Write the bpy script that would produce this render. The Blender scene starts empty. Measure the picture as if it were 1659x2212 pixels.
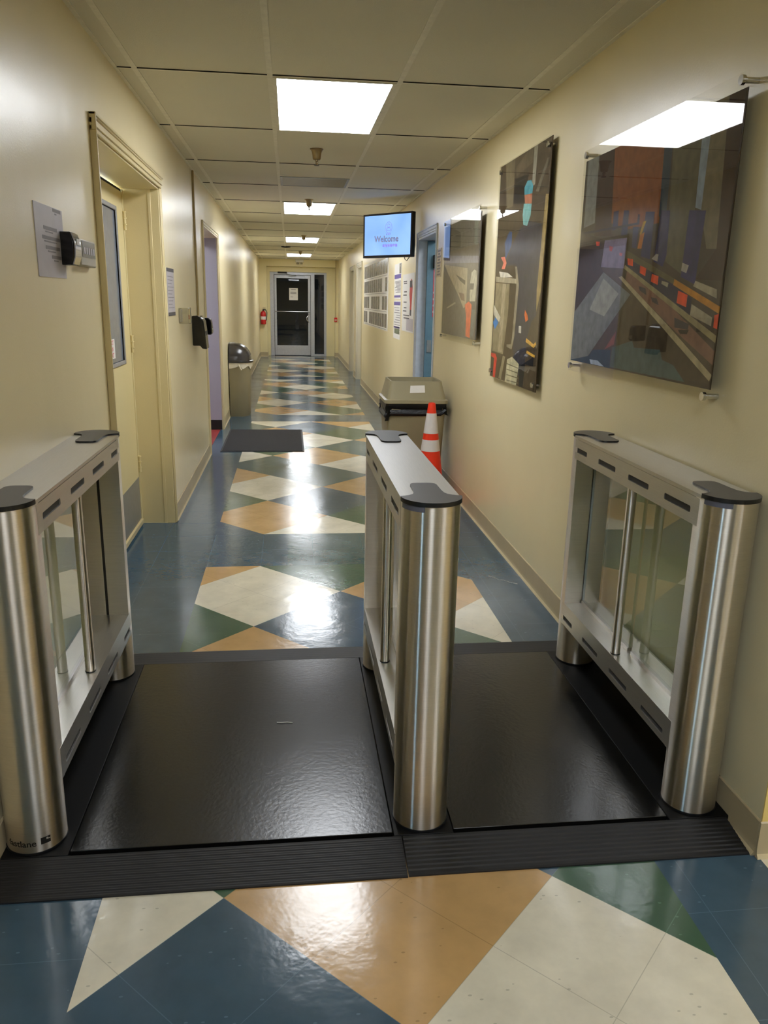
import bpy, bmesh, math, random
from mathutils import Vector, Matrix
from mathutils.geometry import tessellate_polygon
random.seed(7)
C = bpy.context.scene.collection
PI = math.pi

# ------------------------------------------------------------------ materials
def lin(c):
    def f(v):
        v /= 255.0
        return v/12.92 if v <= 0.04045 else ((v+0.055)/1.055)**2.4
    return (f(c[0]), f(c[1]), f(c[2]), 1.0)

def newmat(name):
    m = bpy.data.materials.new(name); m.use_nodes = True
    nt = m.node_tree
    b = nt.nodes['Principled BSDF']
    return m, nt, b

def coords(nt, scale=(1, 1, 1), rot=(0, 0, 0), loc=(0, 0, 0)):
    g = nt.nodes.new('ShaderNodeNewGeometry')
    mp = nt.nodes.new('ShaderNodeMapping')
    mp.inputs['Scale'].default_value = scale
    mp.inputs['Rotation'].default_value = rot
    mp.inputs['Location'].default_value = loc
    nt.links.new(g.outputs['Position'], mp.inputs['Vector'])
    return mp.outputs['Vector']

def noise(nt, vec, scale, detail=2.0, rough=0.5):
    n = nt.nodes.new('ShaderNodeTexNoise')
    n.inputs['Scale'].default_value = scale
    n.inputs['Detail'].default_value = detail
    n.inputs['Roughness'].default_value = rough
    nt.links.new(vec, n.inputs['Vector'])
    return n.outputs['Fac']

def ramp(nt, fac, stops):
    r = nt.nodes.new('ShaderNodeValToRGB')
    e = r.color_ramp.elements
    while len(e) < len(stops): e.new(0.5)
    for i, (p, c) in enumerate(stops):
        e[i].position = p; e[i].color = c
    nt.links.new(fac, r.inputs['Fac'])
    return r.outputs['Color']

def bump(nt, b, fac, strength, dist=0.01, prev=None):
    n = nt.nodes.new('ShaderNodeBump')
    n.inputs['Strength'].default_value = strength
    n.inputs['Distance'].default_value = dist
    nt.links.new(fac, n.inputs['Height'])
    if prev is not None: nt.links.new(prev, n.inputs['Normal'])
    nt.links.new(n.outputs['Normal'], b.inputs['Normal'])
    return n.outputs['Normal']

def simple(name, col, rough=0.5, metal=0.0, var=0.06, scale=25.0, bmp=0.0, spec=0.5, coat=0.0):
    m, nt, b = newmat(name)
    v = coords(nt)
    f = noise(nt, v, scale, 3)
    c = lin(col)
    lo = tuple(x*(1-var) for x in c[:3])+(1,)
    hi = tuple(min(1, x*(1+var)) for x in c[:3])+(1,)
    nt.links.new(ramp(nt, f, [(0.3, lo), (0.7, hi)]), b.inputs['Base Color'])
    b.inputs['Roughness'].default_value = rough
    b.inputs['Metallic'].default_value = metal
    b.inputs['Specular IOR Level'].default_value = spec
    b.inputs['Coat Weight'].default_value = coat
    b.inputs['Coat Roughness'].default_value = 0.05
    if bmp: bump(nt, b, f, bmp, 0.004)
    return m

def emit(name, col, strength):
    m, nt, b = newmat(name)
    b.inputs['Base Color'].default_value = lin((200, 200, 200))
    b.inputs['Emission Color'].default_value = lin(col)
    b.inputs['Emission Strength'].default_value = strength
    b.inputs['Roughness'].default_value = 0.4
    return m

def paint(name, col, rough=0.33, spec=0.5, streak=True):
    # roller-painted semi-gloss plaster
    m, nt, b = newmat(name)
    v = coords(nt)
    big = noise(nt, v, 1.3, 3, 0.5)
    c = lin(col)
    nt.links.new(ramp(nt, big, [(0.3, tuple(x*0.955 for x in c[:3])+(1,)), (0.7, tuple(x*1.03 for x in c[:3])+(1,))]), b.inputs['Base Color'])
    b.inputs['Roughness'].default_value = rough
    b.inputs['Specular IOR Level'].default_value = spec
    v2 = coords(nt, (1, 1, 1.0))
    f1 = noise(nt, v2, 3.2, 2, 0.5)
    n1 = bump(nt, b, f1, 0.35, 0.012)
    f2 = noise(nt, coords(nt), 160, 3, 0.6)
    bump(nt, b, f2, 0.16, 0.003, n1)
    return m

WALL = (232, 218, 177)
M = {}
M['wall'] = paint('cream_wall_paint', WALL, 0.30, 0.55)
M['wall_end'] = paint('pale_cream_wall_paint', (228, 217, 172), 0.4)
M['trimpaint'] = paint('cream_gloss_trim_paint', (220, 204, 156), 0.28, 0.5)
M['doorpaint'] = paint('cream_door_paint', (224, 209, 158), 0.35)
M['lobbywall'] = paint('lobby_yellow_wall_paint', (236, 208, 128), 0.5)
M['whitecasing'] = paint('off_white_casing_paint', (214, 208, 190), 0.4)
M['lilac'] = paint('lilac_grey_wall_paint', (166, 162, 174), 0.5)
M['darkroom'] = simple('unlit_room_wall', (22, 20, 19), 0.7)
M['base'] = simple('tan_vinyl_baseboard', (184, 168, 134), 0.38, var=0.05, scale=6)
M['caulk'] = simple('pale_cove_toe', (222, 205, 165), 0.35, var=0.08, scale=12)
M['blackstrip'] = simple('black_rubber_strip', (8, 8, 9), 0.5, spec=0.25)
M['blackbase'] = simple('black_vinyl_baseboard', (14, 14, 14), 0.45)
M['redfloor'] = simple('red_floor_covering', (132, 40, 36), 0.5)

def ceiling_mat():
    m, nt, b = newmat('mineral_fibre_ceiling_tile')
    v = coords(nt)
    f = noise(nt, v, 190, 3, 0.7)
    g = noise(nt, v, 0.9, 2)
    c = lin((226, 222, 206))
    nt.links.new(ramp(nt, g, [(0.3, tuple(x*0.93 for x in c[:3])+(1,)), (0.7, tuple(x*1.04 for x in c[:3])+(1,))]), b.inputs['Base Color'])
    b.inputs['Roughness'].default_value = 0.9
    b.inputs['Specular IOR Level'].default_value = 0.15
    bump(nt, b, f, 0.5, 0.003)
    return m
M['ceiling'] = ceiling_mat()
M['tee'] = simple('ceiling_grid_metal', (232, 228, 212), 0.5)
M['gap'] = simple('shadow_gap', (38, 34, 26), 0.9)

def vct(name, col, kind):
    # waxed vinyl composition tile: fine chips, seams every 12 in, soft wavy gloss
    m, nt, b = newmat(name)
    L = nt.links
    c = lin(col)
    v = coords(nt)
    cl = noise(nt, v, 7.0, 4, 0.6)
    base = ramp(nt, cl, [(0.3, tuple(x*0.88 for x in c[:3])+(1,)), (0.7, tuple(x*1.10 for x in c[:3])+(1,))])
    # chips
    vs = coords(nt, (30, 58, 1), (0, 0, 0.5))
    wz = nt.nodes.new('ShaderNodeTexVoronoi'); wz.inputs['Scale'].default_value = 1.0
    wz.inputs['Randomness'].default_value = 1.0
    L.new(vs, wz.inputs['Vector'])
    th = nt.nodes.new('ShaderNodeMath'); th.operation = 'LESS_THAN'; th.inputs[1].default_value = 0.14
    L.new(wz.outputs['Distance'], th.inputs[0])
    sep = nt.nodes.new('ShaderNodeSeparateColor'); L.new(wz.outputs['Color'], sep.inputs[0])
    th2 = nt.nodes.new('ShaderNodeMath'); th2.operation = 'GREATER_THAN'; th2.inputs[1].default_value = 0.72
    L.new(sep.outputs[0], th2.inputs[0])
    mu = nt.nodes.new('ShaderNodeMath'); mu.operation = 'MULTIPLY'
    L.new(th.outputs[0], mu.inputs[0]); L.new(th2.outputs[0], mu.inputs[1])
    mu2 = nt.nodes.new('ShaderNodeMath'); mu2.operation = 'MULTIPLY'; mu2.inputs[1].default_value = 0.55
    L.new(mu.outputs[0], mu2.inputs[0])
    chip = nt.nodes.new('ShaderNodeMixRGB'); chip.blend_type = 'MIX'
    lum = sum(c[:3])/3
    cc = tuple(x*0.45 for x in c[:3])+(1,) if lum > 0.3 else tuple(min(1, x*1.9+0.02) for x in c[:3])+(1,)
    L.new(mu2.outputs[0], chip.inputs[0]); L.new(base, chip.inputs[1]); chip.inputs[2].default_value = cc
    # seams
    T = 0.3048
    def frac_line(axis_out, off, wdt=0.0011):
        a = nt.nodes.new('ShaderNodeMath'); a.operation = 'ADD'; a.inputs[1].default_value = off
        L.new(axis_out, a.inputs[0])
        d = nt.nodes.new('ShaderNodeMath'); d.operation = 'PINGPONG'; d.inputs[1].default_value = T/2
        L.new(a.outputs[0], d.inputs[0])
        s = nt.nodes.new('ShaderNodeMath'); s.operation = 'LESS_THAN'; s.inputs[1].default_value = wdt
        L.new(d.outputs[0], s.inputs[0])
        return s.outputs[0]
    if kind == 'diag':
        vv = coords(nt, (1, 1, 1), (0, 0, -PI/4))
        offx, offy = DIAG_OFF
    elif kind == 'diag2':
        vv = coords(nt, (1, KY, 1), (0, 0, -PI/4))
        offx, offy = DIAG_OFF2
    else:
        vv = coords(nt)
        offx, offy = 0.10, 0.10
    sx = nt.nodes.new('ShaderNodeSeparateXYZ'); L.new(vv, sx.inputs[0])
    l1 = frac_line(sx.outputs[0], offx); l2 = frac_line(sx.outputs[1], offy)
    mx = nt.nodes.new('ShaderNodeMath'); mx.operation = 'MAXIMUM'; L.new(l1, mx.inputs[0]); L.new(l2, mx.inputs[1])
    ms = nt.nodes.new('ShaderNodeMath'); ms.operation = 'MULTIPLY'; ms.inputs[1].default_value = 0.5
    L.new(mx.outputs[0], ms.inputs[0])
    seam = nt.nodes.new('ShaderNodeMixRGB')
    L.new(ms.outputs[0], seam.inputs[0]); L.new(chip.outputs[0], seam.inputs[1])
    seam.inputs[2].default_value = tuple(x*0.45 for x in c[:3])+(1,) if lum > 0.2 else tuple(x*1.8+0.01 for x in c[:3])+(1,)
    L.new(seam.outputs[0], b.inputs['Base Color'])
    # gloss
    rf = noise(nt, coords(nt), 2.2, 3, 0.6)
    rr = nt.nodes.new('ShaderNodeMapRange'); rr.inputs['From Min'].default_value = 0.3; rr.inputs['From Max'].default_value = 0.75
    rr.inputs['To Min'].default_value = 0.11; rr.inputs['To Max'].default_value = 0.23
    L.new(rf, rr.inputs['Value']); L.new(rr.outputs[0], b.inputs['Roughness'])
    b.inputs['Specular IOR Level'].default_value = 0.62
    n1 = bump(nt, b, noise(nt, coords(nt, (1, 1.0, 1)), 13, 3, 0.6), 0.22, 0.004)
    bump(nt, b, noise(nt, coords(nt), 90, 2, 0.5), 0.05, 0.002, n1)
    return m

# lattice of the diagonal floor pattern
LX0 = 0.507; HD = 0.431
NEARY = 0.2097
_u = (LX0*math.cos(PI/4) + NEARY*math.sin(PI/4))     # rotated -45 deg
_v = (-LX0*math.sin(PI/4) + NEARY*math.cos(PI/4))
DIAG_OFF = (-_u % 0.3048, -_v % 0.3048)
KY = 0.431/0.443; FARY = 0.838
_u2 = (LX0+FARY*KY)*math.sqrt(0.5); _v2 = (-LX0+FARY*KY)*math.sqrt(0.5)
DIAG_OFF2 = (-_u2 % 0.3048, -_v2 % 0.3048)
BLUE = (56, 80, 96); GREEN = (62, 90, 70); CREAM = (212, 206, 186); TAN = (186, 150, 100); GREYB = (76, 96, 108)
for nm, col in (('blue', BLUE), ('green', GREEN), ('cream', CREAM), ('tan', TAN), ('teal', (68, 92, 92))):
    M['f_'+nm] = vct('vinyl_tile_%s_diagonal' % nm, col, 'diag')
    M['g_'+nm] = vct('vinyl_tile_%s_diagonal_hall' % nm, col, 'diag2')
for nm, col in (('blue', (58, 82, 98)), ('teal', (68, 90, 90)), ('cream', CREAM)):
    M['s_'+nm] = vct('vinyl_tile_%s_straight' % nm, col, 'straight')

AR = 0.25
def steel(name, col=(188, 184, 178), rough=0.30, aniso=0.0, radial=False, stretch=(1, 1, 60)):
    m, nt, b = newmat(name)
    b.inputs['Metallic'].default_value = 1.0
    c = lin(col)
    v = coords(nt, stretch)
    f = noise(nt, v, 14, 4, 0.6)
    nt.links.new(ramp(nt, f, [(0.25, tuple(x*0.90 for x in c[:3])+(1,)), (0.75, tuple(min(1, x*1.06) for x in c[:3])+(1,))]), b.inputs['Base Color'])
    b.inputs['Roughness'].default_value = rough
    if aniso:
        b.inputs['Anisotropic'].default_value = aniso
        b.inputs['Anisotropic Rotation'].default_value = AR
        t = nt.nodes.new('ShaderNodeTangent'); t.direction_type = 'RADIAL'; t.axis = 'Z'
        nt.links.new(t.outputs['Tangent'], b.inputs['Tangent'])
    return m
M['steel_post'] = steel('brushed_stainless_post', (226, 220, 212), 0.29, 1.0)
M['steel_beam'] = steel('brushed_stainless_beam', (206, 203, 196), 0.33, 0, stretch=(70, 1, 70))
M['steel_plate'] = steel('satin_stainless_plate', (190, 188, 186), 0.38, 0, stretch=(60, 60, 1))
M['chrome'] = steel('polished_chrome', (215, 215, 215), 0.12, 0)
M['alu'] = steel('satin_aluminium', (176, 180, 186), 0.5, 0)
M['alupaint'] = simple('silver_grey_aluminium_frame', (186, 190, 200), 0.35, metal=0.35)
M['cap'] = simple('charcoal_plastic_cap', (68, 64, 59), 0.42, var=0.03)
M['capedge'] = simple('black_plastic', (16, 17, 20), 0.4)
M['black'] = simple('black_plastic_gloss', (10, 10, 11), 0.16, spec=0.6)
M['blackmat'] = simple('black_rubber_ramp', (21, 21, 23), 0.55, var=0.2, scale=18, bmp=0.2)
M['slotdark'] = simple('smoked_plastic_window', (22, 20, 18), 0.6)
M['strip_grey'] = simple('grey_cap_strip', (92, 94, 108), 0.4)
def panel_mat():
    m, nt, b = newmat('glossy_black_rubber_sheet')
    v = coords(nt)
    f = noise(nt, v, 5, 4, 0.65)
    nt.links.new(ramp(nt, f, [(0.3, lin((11, 11, 10))), (0.75, lin((19, 18, 17)))]), b.inputs['Base Color'])
    b.inputs['Roughness'].default_value = 0.24
    b.inputs['Specular IOR Level'].default_value = 0.6
    n1 = bump(nt, b, noise(nt, v, 75, 3, 0.6), 0.16, 0.003)
    bump(nt, b, noise(nt, v, 3, 2, 0.5), 0.2, 0.006, n1)
    return m
M['panel'] = panel_mat()
def carpet_mat():
    m, nt, b = newmat('dark_ribbed_mat_pile')
    v = coords(nt, (1, 3.5, 1))
    f = noise(nt, v, 45, 4, 0.7)
    nt.links.new(ramp(nt, f, [(0.35, lin((16, 15, 15))), (0.8, lin((40, 37, 36)))]), b.inputs['Base Color'])
    b.inputs['Roughness'].default_value = 0.9
    bump(nt, b, f, 0.8, 0.006)
    return m
M['carpet'] = carpet_mat()

def glass_mat(name, tint=(0.80, 0.90, 0.84), amount=1.0):
    m, nt, b = newmat(name)
    nt.nodes.remove(b)
    out = nt.nodes['Material Output']
    tr = nt.nodes.new('ShaderNodeBsdfTransparent'); tr.inputs[0].default_value = (*tint, 1)
    gl = nt.nodes.new('ShaderNodeBsdfGlossy'); gl.inputs['Roughness'].default_value = 0.015
    gl.inputs[0].default_value = (1, 1, 1, 1)
    fr = nt.nodes.new('ShaderNodeFresnel'); fr.inputs['IOR'].default_value = 1.55
    mu = nt.nodes.new('ShaderNodeMath'); mu.operation = 'MULTIPLY'; mu.inputs[1].default_value = 1.35*amount; mu.use_clamp = True
    ge = nt.nodes.new('ShaderNodeNewGeometry')
    nb = nt.nodes.new('ShaderNodeMath'); nb.operation = 'SUBTRACT'; nb.inputs[0].default_value = 1.0
    nt.links.new(ge.outputs['Backfacing'], nb.inputs[1])
    m0 = nt.nodes.new('ShaderNodeMath'); m0.operation = 'MULTIPLY'
    nt.links.new(fr.outputs[0], m0.inputs[0]); nt.links.new(nb.outputs[0], m0.inputs[1])
    nt.links.new(m0.outputs[0], mu.inputs[0])
    mx = nt.nodes.new('ShaderNodeMixShader')
    nt.links.new(mu.outputs[0], mx.inputs[0]); nt.links.new(tr.outputs[0], mx.inputs[1]); nt.links.new(gl.outputs[0], mx.inputs[2])
    nt.links.new(mx.outputs[0], out.inputs['Surface'])
    return m
M['glass'] = glass_mat('clear_green_glass', (0.93, 0.97, 0.94), 1.1)
M['acrylic'] = glass_mat('clear_acrylic', (0.985, 0.98, 0.96), 0.6)
M['glassedge'] = simple('pale_blue_glass_edge', (150, 180, 200), 0.15, spec=0.8)
M['doorglass'] = glass_mat('door_glass', (0.7, 0.72, 0.74), 1.0)
M['liteglass'] = simple('painted_reflection_glass', (120, 128, 142), 0.12, spec=0.7)  # opaque grey-blue colour stands in for reflections in the door window

M['paper'] = simple('white_paper', (226, 224, 220), 0.6, var=0.02)
M['paper_grey'] = simple('lilac_grey_paper', (186, 180, 186), 0.45, var=0.03)
M['ink'] = simple('dark_ink', (84, 80, 82), 0.6)
M['ink_soft'] = simple('soft_grey_ink', (130, 126, 130), 0.6)
M['purple'] = simple('purple_ink', (98, 84, 152), 0.5)
M['redink'] = simple('red_ink', (196, 60, 56), 0.5)
M['photo'] = None
def photo_mat():
    m, nt, b = newmat('grey_portrait_photographs')
    v = coords(nt, (1, 9, 5))
    f = noise(nt, v, 2.2, 4, 0.6)
    nt.links.new(ramp(nt, f, [(0.3, lin((70, 68, 70))), (0.5, lin((128, 124, 122))), (0.72, lin((190, 184, 176)))]), b.inputs['Base Color'])
    b.inputs['Roughness'].default_value = 0.25
    return m
M['photo'] = photo_mat()
M['bin_beige'] = simple('beige_grey_plastic', (142, 132, 104), 0.42, var=0.03, scale=8)
M['bin_lid'] = simple('taupe_plastic_lid', (154, 146, 118), 0.38, var=0.03, scale=8)
M['dome'] = simple('dark_brown_plastic_dome', (52, 48, 46), 0.22, spec=0.6, var=0.03)
M['bag_black'] = simple('black_bin_liner', (7, 7, 7), 0.42, spec=0.3, bmp=0.9, scale=45)
M['bag_white'] = simple('white_bin_liner', (216, 208, 190), 0.35, bmp=0.6, scale=30)
M['cone'] = simple('orange_red_cone_plastic', (236, 52, 22), 0.42, var=0.02)
M['cone_white'] = simple('reflective_white_collar', (214, 208, 208), 0.35, var=0.03)
M['red'] = simple('red_painted_steel', (190, 26, 30), 0.25, spec=0.6)
M['greyplastic'] = simple('warm_grey_plastic', (178, 170, 152), 0.4)
M['lcd'] = simple('grey_display', (110, 108, 104), 0.15)
M['clearbox'] = glass_mat('clear_plastic_cover', (0.82, 0.82, 0.78))
M['conduit'] = simple('tan_painted_conduit', (168, 148, 100), 0.4)
M['bluedoor'] = simple('teal_blue_door_paint', (98, 128, 142), 0.4)
M['blueframe'] = simple('pale_blue_grey_frame_paint', (200, 206, 216), 0.4)
M['greyframe'] = simple('grey_frame_paint', (150, 150, 150), 0.45)
M['pink'] = simple('red_pink_sheet', (206, 74, 84), 0.5)
M['brass'] = steel('dull_brass', (150, 132, 98), 0.35)
M['kick'] = simple('grey_kick_plate', (150, 150, 146), 0.4, metal=0.4)
M['sign_grey'] = simple('dark_taupe_lettering', (120, 108, 100), 0.5)
M['light'] = emit('lit_troffer_diffuser', (246, 250, 255), 12.0)
M['screen'] = None
def screen_mat():
    m, nt, b = newmat('lit_blue_screen')
    b.inputs['Base Color'].default_value = (0.01, 0.01, 0.012, 1)
    b.inputs['Roughness'].default_value = 0.25
    f = noise(nt, coords(nt), 2.5, 2)
    nt.links.new(ramp(nt, f, [(0.3, lin((112, 152, 216))), (0.7, lin((138, 176, 234)))]), b.inputs['Emission Color'])
    b.inputs['Emission Strength'].default_value = 1.0
    return m
M['screen'] = screen_mat()
M['scr_purple'] = emit('screen_purple_mark', (98, 96, 200), 0.9)
M['scr_dark'] = emit('screen_dark_text', (70, 80, 130), 0.7)

# ------------------------------------------------------------------ geometry helpers
def tag(o, label=None, cat=None, group=None, kind=None):
    if label: o['label'] = label
    if cat: o['category'] = cat
    if group: o['group'] = group
    if kind: o['kind'] = kind
    return o

def empty(name, loc, label, cat, group=None, rotz=0.0):
    o = bpy.data.objects.new(name, None); C.objects.link(o)
    o.location = loc; o.rotation_euler = (0, 0, rotz)
    o.empty_display_size = 0.1
    return tag(o, label, cat, group)

def link(name, bm, mats, parent=None, smooth=False, bevel=0.0, seg=2):
    me = bpy.data.meshes.new(name)
    bmesh.ops.recalc_face_normals(bm, faces=bm.faces[:])
    bm.to_mesh(me); bm.free()
    if not isinstance(mats, (list, tuple)): mats = [mats]
    for m in mats: me.materials.append(m)
    o = bpy.data.objects.new(name, me); C.objects.link(o)
    if parent is not None: o.parent = parent
    if smooth:
        for p in me.polygons: p.use_smooth = True
        me.set_sharp_from_angle(angle=math.radians(35))
    if bevel:
        md = o.modifiers.new('bevel', 'BEVEL'); md.width = bevel; md.segments = seg; md.limit_method = 'ANGLE'
        md.harden_normals = False
        for p in me.polygons: p.use_smooth = True
        me.set_sharp_from_angle(angle=math.radians(35))
    return o

def box(bm, x0, x1, y0, y1, z0, z1, mi=0):
    v = [bm.verts.new((x, y, z)) for z in (z0, z1) for y in (y0, y1) for x in (x0, x1)]
    for q in ((0, 2, 3, 1), (4, 5, 7, 6), (0, 1, 5, 4), (2, 6, 7, 3), (0, 4, 6, 2), (1, 3, 7, 5)):
        f = bm.faces.new([v[i] for i in q]); f.material_index = mi
    return v

def bx(name, dims, mat, parent=None, bevel=0.0):
    bm = bmesh.new(); box(bm, *dims)
    return link(name, bm, mat, parent, bevel=bevel)

def prism(bm, pts, z0, z1, mi=0):
    a = [bm.verts.new((x, y, z0)) for x, y in pts]; b = [bm.verts.new((x, y, z1)) for x, y in pts]
    n = len(pts)
    f = bm.faces.new(a[::-1]); f.material_index = mi
    f = bm.faces.new(b); f.material_index = mi
    for i in range(n):
        f = bm.faces.new((a[i], a[(i+1) % n], b[(i+1) % n], b[i])); f.material_index = mi

def loft(bm, rings, cap0=True, cap1=True, mi=0):
    vs = [[bm.verts.new(p) for p in r] for r in rings]
    n = len(vs[0])
    for a, b in zip(vs, vs[1:]):
        for i in range(n):
            f = bm.faces.new((a[i], a[(i+1) % n], b[(i+1) % n], b[i])); f.material_index = mi
    if cap0: f = bm.faces.new(vs[0][::-1]); f.material_index = mi
    if cap1: f = bm.faces.new(vs[-1]); f.material_index = mi

def lathe(bm, prof, cx=0, cy=0, n=32, mi=0, caps=(True, True)):
    rings = [[(cx+r*math.cos(2*PI*i/n), cy+r*math.sin(2*PI*i/n), z) for i in range(n)] for r, z in prof]
    loft(bm, rings, caps[0], caps[1], mi)

def tube(bm, p0, p1, r, n=14, mi=0):
    p0 = Vector(p0); p1 = Vector(p1); d = (p1-p0).normalized()
    a = d.orthogonal().normalized(); b = d.cross(a)
    rings = [[tuple(p+a*r*math.cos(2*PI*i/n)+b*r*math.sin(2*PI*i/n)) for i in range(n)] for p in (p0, p1)]
    loft(bm, rings, mi=mi)

def polytube(bm, pts, r, n=10, mi=0):
    pts = [Vector(p) for p in pts]; rings = []
    up = None
    for i, p in enumerate(pts):
        d = (pts[min(i+1, len(pts)-1)]-pts[max(i-1, 0)]).normalized()
        a = d.orthogonal().normalized() if up is None else (up-d*up.dot(d)).normalized()
        up = a; b = d.cross(a)
        rings.append([tuple(p+a*r*math.cos(2*PI*k/n)+b*r*math.sin(2*PI*k/n)) for k in range(n)])
    loft(bm, rings, mi=mi)

def rrect(x0, x1, y0, y1, r, n=5):
    pts = []
    for cx, cy, a0 in ((x1-r, y1-r, 0), (x0+r, y1-r, PI/2), (x0+r, y0+r, PI), (x1-r, y0+r, 3*PI/2)):
        for i in range(n+1):
            a = a0+PI/2*i/n
            pts.append((cx+r*math.cos(a), cy+r*math.sin(a)))
    return pts

def polyquad(bm, pts3, mi=0):
    f = bm.faces.new([bm.verts.new(p) for p in pts3]); f.material_index = mi
    return f

def text_bm(s, size, bold=0.0):
    cu = bpy.data.curves.new('lettering', 'FONT'); cu.body = s; cu.size = size; cu.align_x = 'CENTER'; cu.align_y = 'CENTER'
    cu.offset = bold; cu.resolution_u = 3
    o = bpy.data.objects.new('lettering', cu); C.objects.link(o)
    bpy.context.view_layer.update()
    dg = bpy.context.evaluated_depsgraph_get()
    me = bpy.data.meshes.new_from_object(o.evaluated_get(dg))
    bm = bmesh.new(); bm.from_mesh(me)
    bpy.data.objects.remove(o); bpy.data.curves.remove(cu); bpy.data.meshes.remove(me)
    return bm

def merge(dst, src, fn, mi=0):
    mp = {}
    for v in src.verts: mp[v] = dst.verts.new(fn(v.co))
    for f in src.faces:
        try:
            nf = dst.faces.new([mp[v] for v in f.verts]); nf.material_index = mi
        except ValueError: pass
    src.free()

def boolean_cut(o, cutter_bm):
    me = bpy.data.meshes.new('cutter'); bmesh.ops.recalc_face_normals(cutter_bm, faces=cutter_bm.faces[:]); cutter_bm.to_mesh(me); cutter_bm.free()
    c = bpy.data.objects.new('cutter', me); C.objects.link(c)
    c.parent = o.parent
    md = o.modifiers.new('cut', 'BOOLEAN'); md.operation = 'DIFFERENCE'; md.object = c; md.solver = 'EXACT'
    bpy.context.view_layer.update()
    dg = bpy.context.evaluated_depsgraph_get()
    new = bpy.data.meshes.new_from_object(o.evaluated_get(dg))
    o.modifiers.clear(); old = o.data; o.data = new
    bpy.data.objects.remove(c); bpy.data.meshes.remove(me)
    return o

def struct(name, bm, mats, parent=None, **k):
    o = link(name, bm, mats, parent, **k)
    if parent is None: o['kind'] = 'structure'
    return o

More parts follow.
